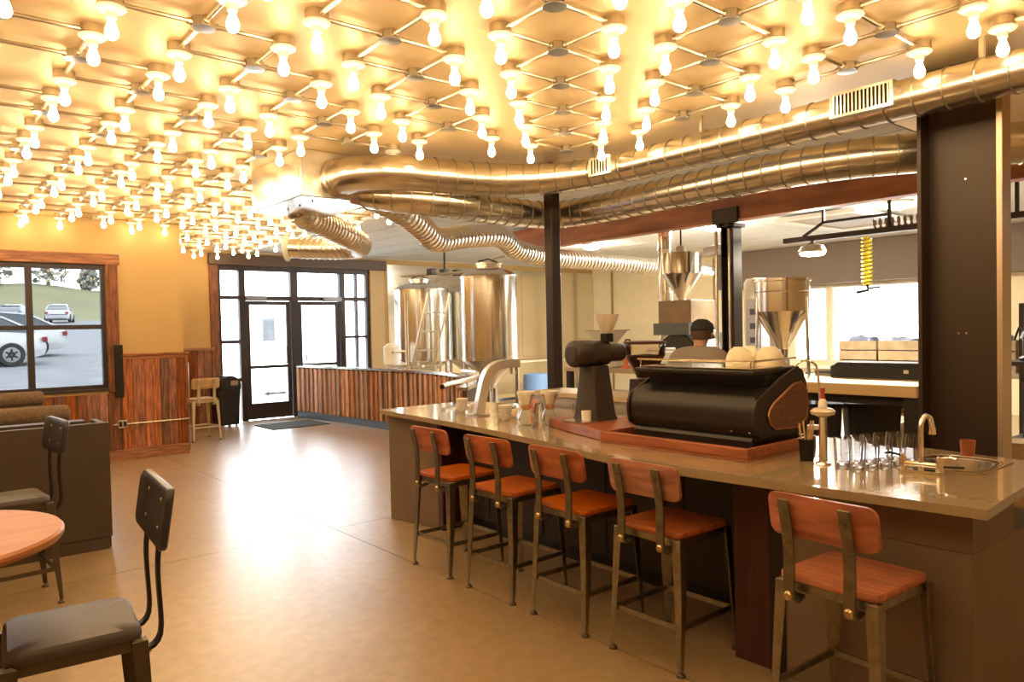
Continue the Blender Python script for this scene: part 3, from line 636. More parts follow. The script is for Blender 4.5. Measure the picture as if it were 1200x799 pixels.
# ------------------------------------------------------------------ bar stools
def make_stool(name, label, grp, loc, rz, wood=True):
    # local: seat centre at origin, faces +X (back at -X)
    t = thing(name, label, 'bar stool', loc, rz, grp)
    SH = .625
    if wood:
        q = MB(); pr = rrect(.19,.19,.035); q.loft([[(x*.985,y*.985,SH-.026) for x,y in pr],[(x,y,SH-.020) for x,y in pr],[(x,y,SH-.006) for x,y in pr],[(x*.985,y*.985,SH) for x,y in pr]])
        q.build('seat', orangew, t)
    else:
        q = MB(); pr = rrect(.185,.19,.05,6); q.loft([[(x*.99,y*.99,SH-.028) for x,y in pr],[(x,y,SH-.018) for x,y in pr],[(x*.985,y*.985,SH-.002) for x,y in pr],[(x*.93,y*.93,SH+.010) for x,y in pr],[(x*.6,y*.6,SH+.015) for x,y in pr],[(x*.2,y*.2,SH+.017) for x,y in pr]])
        q.build('seat_pad', mat('vinyl_brown',(.060,.045,.040),.42,bump=.05,bscale=80), t)
    fm = gun if wood else mat('frame_dark',(.12,.105,.085),.38,.9)
    q = MB(); a, b = .183, .163
    for x0,x1,y0,y1 in ((-a,a,-a,-b),(-a,a,b,a),(-a,-b,-b,b),(b,a,-b,b)): q.bx(x0,x1,y0,y1,SH-.062,SH-.0275)
    q.build('seat_frame', fm, t, smooth=False, bevel=.003, seg=1)
    for sx in (-1,1):
        for sy in (-1,1):
            top = Vector((sx*.172,sy*.172,SH-.03)); mid = Vector((sx*.188,sy*.188,.30)); bot = Vector((sx*.21,sy*.20,.022))
            q = MB(); rings = []
            for p, hw in ((top,.026),(mid,.020),(Vector((sx*.203,sy*.195,.12)),.015),(bot,.011)):
                rings.append([(p.x+sx*hw*.9,p.y-sy*hw,p.z),(p.x+sx*hw*.9,p.y+sy*hw*.9,p.z),(p.x-sx*hw,p.y+sy*hw*.9,p.z),(p.x-sx*hw*.1,p.y-sy*hw*.1,p.z)])
            q.loft(rings); lg = q.build('leg', fm, t, smooth=False, bevel=.002, seg=1)
            MB().lathe([(.008,.022),(.010,.016),(.020,.010),(.021,0)],10,(bot.x,bot.y,0)).build('foot_glide', mat('glide',(.16,.13,.10),.4,.8), lg)
    z = .205; e = .192
    q = [MB().bx(-e,e,-e-.006,-e+.006,z-.012,z+.012), MB().bx(-e,e,e-.006,e+.006,z-.012,z+.012), MB().bx(-e-.006,-e+.006,-e+.007,e-.007,z-.012,z+.012), MB().bx(e-.006,e+.006,-e+.007,e-.007,z-.012,z+.012)]
    for k in q: k.build('stretcher', fm, t, smooth=False)
    um = mat('upright_steel',(.20,.175,.12),.38,.9,var=.25,vscale=20) if wood else MATS['frame_dark']
    if wood:
        for sy in (-1,1):
            y = sy*.115
            path = [(-.160,y,SH-.080),(-.205,y,SH-.092),(-.226,y,SH-.075),(-.232,y,SH-.03),(-.228,y,SH+.06),(-.236,y,SH+.16),(-.266,y,SH+.29)]
            up = MB().strip([tuple(p) for p in spline(path,.03)], (0,.021,0), .010).build('upright', um, t, smooth=True, angle=30)
            MB().lathe([(.018,0),(.018,.008),(.012,.014)],12,T=TR((-.232,y,SH-.068),ry=-PI/2)).build('bolt', mat('brass_bolt',(.55,.42,.22),.3,1.), up)
            for zz in (.13,.24): MB().lathe([(.006,0),(.005,.004)],8,T=TR((-.240-(zz-.1)*.17,y,SH+zz),ry=-PI/2)).build('rivet', um, up)
        rings = []
        for k in range(13):
            y = -.205+.41*k/12; cv = .020*(1-(abs(y)/.205)**2)
            hz = .0775 if abs(y) < .19 else .062; 
            rings.append([(cv*-1-.208-.004,y,SH+.305-.155*.5-hz),(cv*-1-.208-.046,y,SH+.305-.155*.5+hz)])
        q = MB(); out = []
        hh = rrect(.205,.080,.035,5)
        def bk(yy, zz, xo): return (-.236-.020*(1-(yy/.205)**2)+.02-(zz*.17)+xo, yy, SH+.225+zz)
        nY = 12; fr_ = []; 
        ring0 = [bk(a,b,.003) for a,b in hh]; ring1 = [bk(a,b,.021) for a,b in hh]
        ringa = [bk(a*.93,b*.85,-.0) for a,b in hh]; ringb = [bk(a*.93,b*.85,.024) for a,b in hh]
        q.loft([[bk(a*.5,b*.5,.0) for a,b in hh],ringa,ring0,ring1,ringb,[bk(a*.5,b*.5,.024) for a,b in hh]])
        q.build('backrest', orangewB, t, angle=50)
    else:
        for sy in (-1,1):
            y = sy*.115
            path = [(-.165,y,SH-.075),(-.205,y,SH-.085),(-.235,y,SH-.065),(-.246,y,SH-.015),(-.242,y,SH+.10),(-.242,y,SH+.20),(-.262,y,SH+.34)]
            up = MB().strip([tuple(p) for p in spline(path,.03)], (0,.016,0), .012).build('upright', blackm, t, angle=30)
            MB().lathe([(.012,0),(.010,.008)],10,T=TR((-.205,y,SH-.092),rx=PI)).build('bolt', mat('brass_bolt',(.55,.42,.22),.3,1.), up)
        q = MB(); hh = rrect(.25,.098,.04,5)
        def bk(yy, zz, xo): return (-.250-.022*(1-(yy/.25)**2)-(zz*.15)+xo, yy, SH+.345+zz)
        q.loft([[bk(a*.6,b*.6,-.013) for a,b in hh],[bk(a*.97,b*.95,-.013) for a,b in hh],[bk(a,b,-.008) for a,b in hh],[bk(a,b,.010) for a,b in hh],[bk(a*.97,b*.95,.014) for a,b in hh],[bk(a*.6,b*.6,.014) for a,b in hh]])
        b_ = q.build('backrest', mat('back_pad_black',(.030,.032,.042),.35), t, angle=50)
        for sy in (-1,1):
            for zz in (-.045,.045): MB().lathe([(.008,0),(.006,.005)],8,T=TR((bk(sy*.115,zz,.014)),ry=PI/2)).build('rivet', gun, b_)
    return t
SG = 'wood and steel stools at the bar'
st0 = make_stool('bar_stool', 'wooden seated steel bar stool farthest along the bar by the end cabinet', SG, (2.825,4.00,0), 0)
dup(st0, (2.825,3.40,0), math.radians(1.5), 'wooden seated steel bar stool second from the far end of the bar', SG)
dup(st0, (2.825,2.81,0), math.radians(-1), 'wooden seated steel bar stool third from the far end of the bar', SG)
dup(st0, (2.825,2.23,0), 0, 'wooden seated steel bar stool beside the dark fin in front of the espresso machine', SG)
dup(st0, (2.70,1.30,0), math.radians(-3), 'wooden seated steel bar stool nearest the viewer below the sink', SG)
alc = dup(st0, (3.46,11.45,0), math.radians(95), 'small distant bar stool standing in the entrance alcove beside the black bin')
for ch in alc.children:
    if ch.material_slots:
        s_ = ch.material_slots[0]; s_.link = 'OBJECT'; s_.material = mat('pale_stool_wood',(.62,.40,.18),.5,c2=(.40,.24,.10),vscale=6) if ch.name.split('.')[0] in ('seat','backrest') else mat('pale_stool_frame',(.58,.48,.32),.4,.7)
PG = 'padded stools at the round table'
ps0 = make_stool('padded_stool', 'dark padded steel stool nearest the viewer with black curved back', PG, (.405,2.74,0), PI+math.radians(-5), wood=False)
dup(ps0, (.475,5.22,0), PI+math.radians(4), 'dark padded steel stool beyond the round table against the booth', PG)

# ------------------------------------------------------------------ round table
tb = thing('round_table', 'round orange wood topped table beside the padded stools', 'table', (-.03,3.07,0))
tw = mat('table_wood',(.56,.23,.085),.45,c2=(.42,.15,.05),vscale=4,stretch=(1,8,1))
MB().lathe([(.44,.868),(.462,.872),(.470,.885),(.470,.896),(.462,.905),(.40,.906),(.01,.906)],64).build('tabletop', tw, tb, angle=30)
MB().lathe([(.03,.05),(.03,.86)],14).build('pedestal', dsteel, tb)
MB().lathe([(.20,.85),(.20,.866)],20).build('mounting_plate', dsteel, tb)
MB().lathe([(.215,0),(.215,.012),(.18,.03),(.05,.055)],28).build('base', dsteel, tb)

# ------------------------------------------------------------------ booth
bo = thing('booth_seating', 'brown upholstered booth with tall side panel by the window', 'booth', (.5,7,0))
boothp = mat('booth_panel',(.068,.046,.032),.5,var=.08,vscale=3); vel = mat('booth_fabric',(.19,.125,.065),.85,c2=(.10,.062,.034),vscale=60,bump=.3,bscale=150)
MB().bx(-1.2,1.185,6.08,6.13,.09,.93).build('side_panel', boothp, bo, smooth=False, bevel=.004, world=True)
MB().bx(-1.2,1.165,6.085,6.125,0,.088).build('toe_panel', boothp, bo, smooth=False, world=True)
MB().bx(1.145,1.185,6.13,6.55,.0,.92).build('end_panel', boothp, bo, smooth=False, world=True)
MB().bx(-1.2,1.14,6.14,6.65,0,.45).build('bench_base', boothp, bo, smooth=False, world=True)
def cushion(y, z0, r, x1, name):
    q = MB(); rings = []
    for xx, s in ((-1.2,1),(x1-.03,1),(x1-.008,.9),(x1,.72)):
        rings.append([(xx, y+r*s*math.cos(2*PI*k/16), z0+r*.85*s*math.sin(2*PI*k/16)) for k in range(16)])
    q.loft(rings); q.build(name, vel, bo, world=True)
MB().bx(-1.2,1.13,6.65,6.80,0,.90).build('back_board', boothp, bo, smooth=False, world=True)
cushion(7.42,.895,.10,1.14,'backrest_roll'); cushion(7.40,.75,.10,1.14,'backrest_roll')
MB().bx(-1.2,1.12,7.34,7.50,0,.66).build('back_core', vel, bo, smooth=False, world=True)
b2 = thing('booth_seating', 'farther brown booth backrest just under the window', 'booth', (.3,8.8,0))
_bo = bo; bo = b2
cushion(8.75,.96,.085,1.12,'backrest_roll'); cushion(8.74,.83,.085,1.12,'backrest_roll')
MB().bx(-1.2,1.10,8.68,8.82,0,.75).build('back_core', vel, b2, smooth=False, world=True)
MB().bx(-1.2,1.08,8.1,8.66,.0,.45).build('bench', vel, b2, smooth=False, bevel=.03, world=True)

# ------------------------------------------------------------------ bin and mat by the door
bn = thing('waste_bin', 'black plastic domed waste bin beside the entrance door', 'bin', (4.30,12.86,0), math.radians(10))
arch = [(-.19,.622),(.19,.622),(.19,.70)]+[(.19*math.cos(a),.70+.165*math.sin(a)) for a in [math.radians(k) for k in range(12,180,12)]]+[(-.19,.70)]
MB().loft([[(x,y,.03) for x,y in rrect(.17,.17,.05)],[(x,y,.62) for x,y in rrect(.19,.19,.05)]]).build('body', blackp, bn)
MB().prism(arch,-.19,.19,Matrix.Rotation(PI/2,4,'X')).build('dome_lid', blackp, bn, bevel=.015)
for sx in (-1,1):
    for sy in (-1,1): MB().lathe([(.022,0),(.022,.03)],8,(sx*.12,sy*.12,0)).build('foot', galv, bn)
MB().bx(.0,.13,-.196,-.1905,.70,.78).build('flap', mat('flap_tan',(.35,.25,.17),.5), bn, smooth=False)
tag(MB().prism(rrect(.50,.42,.02,2,5.15,12.10), .001, .012).build('door_mat', mat('mat_grey',(.055,.065,.065),.95,bump=.4,bscale=200), smooth=False), 'dark grey entrance mat on the floor before the doors', 'mat')

# ------------------------------------------------------------------ things on the bar
ZB = .911
tr1 = thing('timber_plinth', 'long red-brown wooden tray under the espresso machine', 'base', (3.25,2.4,ZB))
MB().bx(3.00,3.62,1.925,2.86,ZB,ZB+.012).build('board', walnut, tr1, smooth=False, world=True)
for q_ in ((3.00,3.03,1.925,2.86),(3.59,3.62,1.925,2.86),(3.0305,3.5895,1.925,1.950),(3.0305,3.5895,2.835,2.86)): MB().bx(*q_,ZB+.0125,ZB+.062).build('rim', walnut, tr1, smooth=False, bevel=.005, world=True)
tr2 = thing('timber_plinth', 'short red-brown wooden base board under the big coffee grinder', 'base', (3.3,3.2,ZB))
MB().prism([(3.03,2.87),(3.60,2.87),(3.60,3.56),(3.26,3.56),(3.13,3.2)], ZB, ZB+.055).build('board', walnut, tr2, smooth=False, bevel=.006, world=True)
zt = ZB+.0605
em = thing('espresso_machine', 'large matte black espresso machine with wooden side panels on the bar', 'espresso machine', (3.4,2.4,ZB+.0125))
blk = mat('machine_black',(.042,.037,.034),.36,.65)
def xz(poly, y0, y1): # prism in XZ extruded along Y
    return MB().prism(poly, -y1, -y0, Matrix.Rotation(PI/2,4,'X'))
bar_prof = [(3.135,1.005)]+[(3.180-.065*math.cos(a), 1.100+.108*math.sin(a)) for a in [math.radians(k) for k in range(-58,80,6)]]+[(3.27,1.238),(3.50,1.238),(3.50,1.005)]
xz(bar_prof, 1.975, 2.735).build('rounded_front', blk, em, angle=25)
xz([(3.27,1.2385),(3.55,1.2385),(3.55,1.298),(3.25,1.298)], 1.99, 2.72).build('upper_body', blk, em, smooth=False)
xz([(3.52,1.0),(3.58,1.0),(3.60,1.12),(3.575,1.25),(3.55,1.296),(3.52,1.296)], 2.00, 2.72).build('work_side', blk, em, smooth=False)
side = [(3.16,1.0),(3.128,1.02)]+[(3.178-.074*math.cos(a), 1.10+.116*math.sin(a)) for a in [math.radians(k) for k in range(-40,56,8)]]+[(3.345,1.283),(3.50,1.33),(3.545,1.315),(3.585,1.25),(3.604,1.125),(3.59,1.0)]
for y0_, y1_ in ((1.955,1.974),(2.736,2.755)): xz(side, y0_, y1_).build('side_frame', blk, em, smooth=False, bevel=.004)
ins = [(3.215,1.105),(3.225,1.13),(3.265,1.163),(3.45,1.245),(3.52,1.252),(3.572,1.210),(3.585,1.148),(3.570,1.071),(3.50,1.028),(3.277,1.035),(3.23,1.065)]
insm = mat('side_walnut',(.20,.085,.045),.5,c2=(.11,.045,.028),vscale=8,stretch=(3,1,8))
xz(ins, 1.946, 1.9545).build('wood_panel', insm, em, smooth=False, bevel=.004); xz(ins, 2.7555,2.764).build('wood_panel', insm, em, smooth=False, bevel=.004)
rim = MB().tube([(x_,1.950,z_) for x_,z_ in ins+ins[:1]], .006, 6); rim.build('panel_trim', mat('copper_trim',(.42,.20,.11),.35,.8), em)
xz([(3.158,1.300),(3.58,1.300),(3.58,1.328),(3.158,1.322)], 1.99, 2.74).build('cup_tray', blk, em, smooth=False, bevel=.006)
MB().bx(3.19,3.56,2.01,2.72,1.3285,1.332).build('tray_plate', steelB, em, smooth=False)
q = MB(); q.tube([(3.18,2.73,1.368),(3.18,2.00,1.368),(3.56,2.00,1.372)], .005, 6)
for yy in (2.02,2.37,2.71): q.tube([(3.18,yy,1.326),(3.18,yy,1.368)], .004, 6)
q.build('cup_rail', chrome, em)
xz([(3.13,.985),(3.57,.985),(3.56,1.004),(3.14,1.004)], 1.99,2.72).build('drip_base', blk, em, smooth=False)
MB().bx(3.14,3.56,1.99,2.72,ZB+.0125,.984).build('lower_case', blk, em, smooth=False)
MB().tube(spline([(3.60,2.04,1.31),(3.63,2.0,1.355),(3.67,1.95,1.33),(3.675,1.935,1.20),(3.68,1.93,1.06)],.03), .006, 8).build('steam_wand', chrome, em)
MB().lathe([(.018,0),(.018,.03)],10,T=TR((3.60,2.04,1.30),ry=PI/2)).build('steam_knob', blackp, em)
for yy in (2.0,2.1): MB().lathe([(.006,0),(.006,.004)],8,T=TR((3.134,yy,1.03),ry=-PI/2)).build('screw', chrome, em)
for s_ in em.children: s_.matrix_parent_inverse = em.matrix_basis.inverted()
# parts above were built in world coordinates; their parent inverse keeps them in place

cupm = mat('cup_cream',(.80,.72,.55),.35)
def bowl(x, y, z, lab, r=.070, h=.10):
    t = thing('coffee_bowl', lab, 'cup', (x,y,z), 0, 'upturned bowls on the espresso machine')
    MB().lathe([(r,0),(r*1.0,.012),(r*.96,h*.45),(r*.75,h*.8),(r*.42,h*.97),(r*.40,h),(r*.02,h)],20).build('bowl', cupm, t)
    return t
bowl(3.36,2.20,1.333,'cream coffee bowl upturned at the left end of the group on the espresso machine')
bowl(3.45,2.085,1.333,'cream coffee bowl upturned at the right front on the espresso machine',.074)
bowl(3.50,2.232,1.333,'cream coffee bowl upturned behind the other two on the espresso machine')

gr = thing('coffee_grinder', 'tall matte black coffee grinder with a horizontal barrel head', 'grinder', (3.36,3.28,ZB+.056))
zg = ZB+.056
gm = mat('grinder_black',(.042,.030,.024),.42,.2)
MB().loft([[(x,y,zg) for x,y in rrect(.11,.105,.02,3,3.40,3.28)],[(x,y,zg+.03) for x,y in rrect(.10,.095,.02,3,3.40,3.28)],[(x,y,zg+.34) for x,y in rrect(.075,.065,.02,3,3.40,3.28)]]).build('pillar', gm, gr, world=True)
hd = MB().lathe([(.070,0),(.081,.008),(.084,.02),(.084,.15),(.080,.155),(.080,.27),(.058,.29),(.058,.40),(.05,.41)],28,T=TR((3.235,3.315,1.385),rz=math.radians(-7),ry=PI/2)); hd.build('barrel_head', gm, gr, world=True)
MB().lathe([(.050,-.004),(.050,.002)],24,T=TR((3.235,3.315,1.385),rz=math.radians(-7),ry=PI/2)).build('face_disc', mat('disc_brown',(.05,.032,.028),.5), gr, world=True)
MB().bx(3.46,3.52,3.22,3.28,1.455,1.51).build('throat', blackm, gr, smooth=False, bevel=.004, world=True)
MB().lathe([(.035,0),(.075,.10),(.078,.12)],18,(3.49,3.25,1.511)).build('funnel', mat('hopper_clear',(.62,.55,.45),.3), gr, world=True)
MB().lathe([(.028,0),(.030,.06),(.026,.06),(.022,.006)],14,(3.24,3.20,zg+.013)).build('catch_cup', white_m, gr, world=True)
MB().bx(3.16,3.285,3.15,3.34,zg,zg+.012).build('dosing_plate', steel, gr, smooth=False, world=True)

g2 = thing('bean_grinder', 'espresso grinder with a clear bean hopper left of the espresso machine', 'grinder', (3.84,3.235,ZB))
MB().loft([[(x,y,ZB) for x,y in rrect(.10,.09,.02,3,3.84,3.235)],[(x,y,1.20) for x,y in rrect(.085,.075,.02,3,3.84,3.235)]]).build('body', mat('grinder_body',(.05,.03,.03),.35,.4), g2, world=True)
hp = MB().lathe([(.055,1.205),(.06,1.22),(.135,1.36),(.138,1.43)],24,(3.84,3.235,0),cap=False); hp.build('hopper', glassmat('hopper_glass',(.92,.86,.78),1.0), g2, world=True)
MB().lathe([(.05,1.208),(.056,1.225),(.122,1.345),(.124,1.355),(.02,1.365)],24,(3.84,3.235,0)).build('coffee_beans', mat('beans',(.20,.09,.045),.6,bump=.8,bscale=120), g2, world=True)
MB().lathe([(.142,1.432),(.144,1.45),(.02,1.456)],24,(3.84,3.235,0)).build('lid', mat('lid_brown',(.08,.035,.025),.4), g2, world=True)
MB().bx(3.72,3.753,3.205,3.265,1.06,1.10).build('fork', steel, g2, smooth=False, world=True)

tp = thing('tap_tower', 'brushed metal drink tap tower curving over the far bar top', 'tap', (3.36,4.40,ZB))
def band(path, w_): 
    return MB().strip([tuple(p) for p in spline(path,.03)], w_, .062)
band([(3.33,4.42,ZB+.012),(3.36,4.41,1.06),(3.39,4.395,1.19),(3.43,4.37,1.258),(3.50,4.34,1.288),(3.62,4.29,1.292)], (.024,.055,0)).build('arm', mat('tap_metal',(.70,.66,.60),.35,.85), tp, world=True, angle=25)
MB().prism(rrect(.06,.075,.01,2,3.33,4.42), ZB, ZB+.011).build('foot_plate', steel, tp, smooth=False, world=True)
for k in range(2): MB().lathe([(.012,0),(.010,-.05)],10,(3.56+.04*k,4.30-.01*k,1.262)).build('nozzle', chrome, tp, world=True)

glassm = glassmat('drink_glass',(.97,.97,.95),.9)
clearg = mat('clear_glass',(1,1,1),.02,trans=1.,ior=1.45)
def glass(x, y, z, r, h, lab, grp, cat='glass', name='drinking_glass', m_=None):
    t = thing(name, lab, cat, (x,y,z), 0, grp)
    MB().lathe([(r*.1,.0),(r*.80,.0),(r*.84,.012),(r,h),(r*.93,h),(r*.77,.016),(r*.1,.014)],18,cap=False).build('vessel', m_ or clearg, t); return t
gl0 = glass(3.20,1.515,ZB,.036,.125,'clear drinking glass standing in the rows beside the bar sink','glasses beside the bar sink')
for k in range(9):
    x_ = 3.20+.076*((k+1)%5)+.03*((k+1)//5); y_ = 1.515-.024*((k+1)%5)+.082*((k+1)//5)
    dup(gl0, (x_, y_, ZB), random.random()*3)
def carafe(x, y, lab):
    t = thing('pour_over_carafe', lab, 'carafe', (x,y,ZB), 0, 'glass coffee carafes on the bar')
    MB().lathe([(.01,.002),(.055,.001),(.062,.012),(.064,.05),(.028,.115),(.030,.13),(.066,.205)],20,cap=False).build('vessel', glassm, t)
    MB().lathe([(.024,.128),(.060,.202),(.061,.222),(.055,.205),(.020,.13)],16).build('paper_filter', mat('filter_paper',(.85,.80,.68),.8), t)
    MB().lathe([(.031,.100),(.034,.112),(.036,.124),(.032,.136)],16,cap=False).build('wooden_collar', mat('collar_wood',(.45,.22,.08),.5), t)
carafe(3.22,3.74,'glass pour-over carafe with paper filter, left of the pair by the grinder')
carafe(3.34,3.64,'glass pour-over carafe with paper filter, right of the pair by the grinder')
jar = thing('sugar_jar','small clear jar standing between the carafes and the grinder','jar',(3.36,3.77,ZB)); MB().lathe([(.035,0),(.038,.01),(.038,.10),(.03,.115)],16).build('body', glassm, jar); MB().lathe([(.033,.116),(.033,.132),(.02,.136)],16).build('lid', steel, jar)
crd = thing('menu_card','small white standing card against the wooden grinder base','card',(3.20,3.575,ZB),math.radians(40)); MB().bx(-.05,.05,-.002,.002,0,.15).build('front', mat('card_white',(.82,.80,.74),.7), crd, smooth=False); MB().add([(-.05,.002,.148),(.05,.002,.148),(.05,.06,0),(-.05,.06,0),(-.05,.004,.148),(.05,.004,.148),(.05,.062,0),(-.05,.062,0)],[(0,1,2,3),(7,6,5,4),(0,4,5,1),(1,5,6,2),(2,6,7,3),(3,7,4,0)]).build('stay', MATS['card_white'], crd, smooth=False)
bc = mat('bowl_white',(.80,.76,.68),.4)
def stackbowls(x, y, n, lab):
    for k in range(n):
        t = thing('small_bowl', lab[k], 'bowl', (x,y,ZB+k*.030), 0, 'small bowls on the bar')
        MB().lathe([(.026,0),(.030,.006),(.046,.028),(.048,.045),(.045,.045),(.040,.030),(.01,.012)],18).build('bowl', bc, t)
stackbowls(3.29,4.05,3,['small white bowl at the bottom of the stack right of the tap tower','small white bowl in the middle of the stack right of the tap tower','small white bowl on top of the stack right of the tap tower'])
stackbowls(3.40,4.72,3,['small pale bowl at the bottom of the stack behind the tap tower','small pale bowl in the middle of the stack behind the tap tower','small pale bowl on top of the stack behind the tap tower'])
hj = thing('honey_bottle','small orange plastic bottle behind the carafes','bottle',(3.50,3.98,ZB)); MB().lathe([(.028,0),(.030,.01),(.024,.06),(.030,.09),(.024,.12),(.010,.135)],16).build('body', mat('honey',(.62,.20,.06),.35), hj); MB().lathe([(.011,.136),(.010,.155),(.003,.172)],12).build('spout', mat('spout_red',(.5,.08,.04),.4), hj)
lit = mat('votive_glass',(.85,.72,.50),.2)
for (x_,y_,lab) in ((3.42,4.14,'small round amber jar behind the stacked bowls'),(3.50,4.22,'small round amber jar under the tap spout')):
    t = thing('amber_jar', lab, 'jar', (x_,y_,ZB)); MB().lathe([(.03,0),(.038,.012),(.038,.05),(.030,.065)],16).build('body', lit, t); MB().lathe([(.031,.066),(.031,.078)],16).build('lid', steel, t)

# sink and tap
sk = thing('bar_sink','oval steel sink basin set into the near end of the bar top','sink',(3.59,1.27,.74))
MB().loft([[(x,y,.745) for x,y in rrect(.10,.08,.07,5,3.59,1.27)],[(x,y,.76) for x,y in rrect(.16,.125,.10,5,3.59,1.27)],[(x,y,.905) for x,y in rrect(.185,.145,.11,5,3.59,1.27)],[(x,y,.913) for x,y in rrect(.195,.155,.11,5,3.59,1.27)],[(x,y,.917) for x,y in rrect(.20,.16,.11,5,3.59,1.27)]],cap=False).build('basin', steel, sk, world=True)
q = MB(); q.prism(rrect(.10,.08,.07,5,3.59,1.27),.740,.744); q.build('basin_floor', steel, sk, world=True, smooth=False)
pr = MB(); o_ = rrect(.215,.172,.02,5,3.59,1.27); i_ = rrect(.188,.148,.11,5,3.59,1.27); n_ = len(o_)
pr.add([(x,y,.9115) for x,y in o_]+[(x,y,.9115) for x,y in i_]+[(x,y,.9145) for x,y in o_]+[(x,y,.9145) for x,y in i_],
       [f for k in range(n_) for f in ((k,(k+1)%n_,n_+(k+1)%n_,n_+k),(2*n_+k,3*n_+k,3*n_+(k+1)%n_,2*n_+(k+1)%n_),(k,2*n_+k,2*n_+(k+1)%n_,(k+1)%n_))])
pr.build('rim', topm, sk, world=True, smooth=False)
fc = thing('bridge_faucet','chrome gooseneck faucet with two lever handles by the bar sink','faucet',(3.29,1.29,ZB),math.radians(8))
MB().prism(rrect(.022,.085,.015,4), 0, .012).build('base_plate', chrome, fc)
MB().tube([(0,-.07,.035),(0,.07,.035)], .012, 10).build('bridge', chrome, fc)
MB().tube(spline([(0,0,.012),(0,0,.10),(0,0,.19),(.012,-.004,.222),(.04,-.012,.236),(.068,-.02,.222),(.078,-.024,.185)],.02), .0105, 12).build('gooseneck', chrome, fc)
MB().lathe([(.013,0),(.016,-.03),(.012,-.034)],12,(.078,-.024,.186)).build('aerator', chrome, fc)
for sy in (-1,1):
    h_ = MB().lathe([(.018,.012),(.014,.03),(.016,.055),(.010,.075)],12,(0,sy*.07,0)).build('valve', chrome, fc)
    MB().tube([(0,sy*.07,.066),(-.02,sy*.115,.078),(-.03,sy*.135,.074)], [.005,.006,.004], 8).build('lever', blackm if sy > 0 else chrome, h_)
rz_ = thing('glass_rinser_tap','chrome column tap with a mushroom head beside the glasses','tap',(3.20,1.67,ZB))
MB().lathe([(.035,0),(.032,.008),(.018,.012),(.017,.21),(.02,.215)],16).build('column', chrome, rz_)
MB().lathe([(.022,.216),(.050,.226),(.054,.240),(.040,.252),(.020,.256)],20).build('head', mat('head_cream',(.75,.66,.50),.25,.4), rz_)
MB().lathe([(.020,.257),(.018,.285),(.010,.295)],14).build('cap', white_m, rz_)
MB().lathe([(.010,.296),(.008,.325),(.012,.330),(.010,.345)],12).build('red_tip', mat('tip_red',(.45,.06,.06),.4), rz_)
ct_ = thing('stirrer_cup','dark cup full of wooden stirrers beside the espresso machine','cup',(3.24,1.77,ZB))
MB().lathe([(.030,0),(.036,.10),(.033,.10),(.028,.008)],16).build('cup', blackm, ct_)
for k in range(9):
    a = k*2.4; MB().tube([(.010*math.cos(a),.010*math.sin(a),.02),(.034*math.cos(a),.034*math.sin(a),.17+.02*math.sin(k*3))], .0035, 5).build('stirrer', mat('stirrer_wood',(.62,.40,.18),.6), ct_)
gj = thing('syrup_jar','clear glass jar of pale liquid behind the stirrer cup','jar',(3.36,1.80,ZB)); MB().lathe([(.035,0),(.038,.01),(.038,.11),(.028,.13)],16).build('body', glassm, gj); MB().lathe([(.029,.131),(.029,.150)],14).build('lid', white_m, gj)
spn = thing('coffee_scoop','dark metal scoop resting on the bar beside the glasses','scoop',(3.40,1.30,ZB)); MB().lathe([(.004,.075),(.022,.085),(.028,.10),(.020,.112),(.004,.116)],12,(0,0,-.075+.005)).build('bowl', dsteel, spn); MB().tube([(0,0,.012),(.03,-.07,.010),(.05,-.12,.012)], .005, 6).build('handle', dsteel, spn)
cpc = thing('copper_cup','small copper cup at the back of the bar beside the sink','cup',(3.84,1.30,ZB)); MB().lathe([(.026,0),(.028,.006),(.033,.075),(.030,.075),(.024,.01)],16).build('cup', mat('copper',(.60,.24,.14),.3,1.), cpc)

# ------------------------------------------------------------------ back bar counter next to the post
bk = thing('back_counter','waist-high steel back counter behind the bar by the dark post','counter',(4.3,4.1,0))
MB().bx(4.14,4.47,3.40,4.68,.02,.985).build('body', mat('fridge_grey',(.48,.43,.35),.35,.6), bk, smooth=False, bevel=.004, world=True)
MB().bx(4.12,4.485,3.38,4.70,.987,1.03).build('top', mat('counter_top_tan',(.50,.40,.26),.3), bk, smooth=False, bevel=.006, world=True)
for yy in (3.72,4.05,4.38): MB().bx(4.132,4.139,yy-.15,yy+.15,.1,.95).build('door', mat('fridge_grey',(.48,.43,.35),.35,.6), bk, smooth=False, world=True)

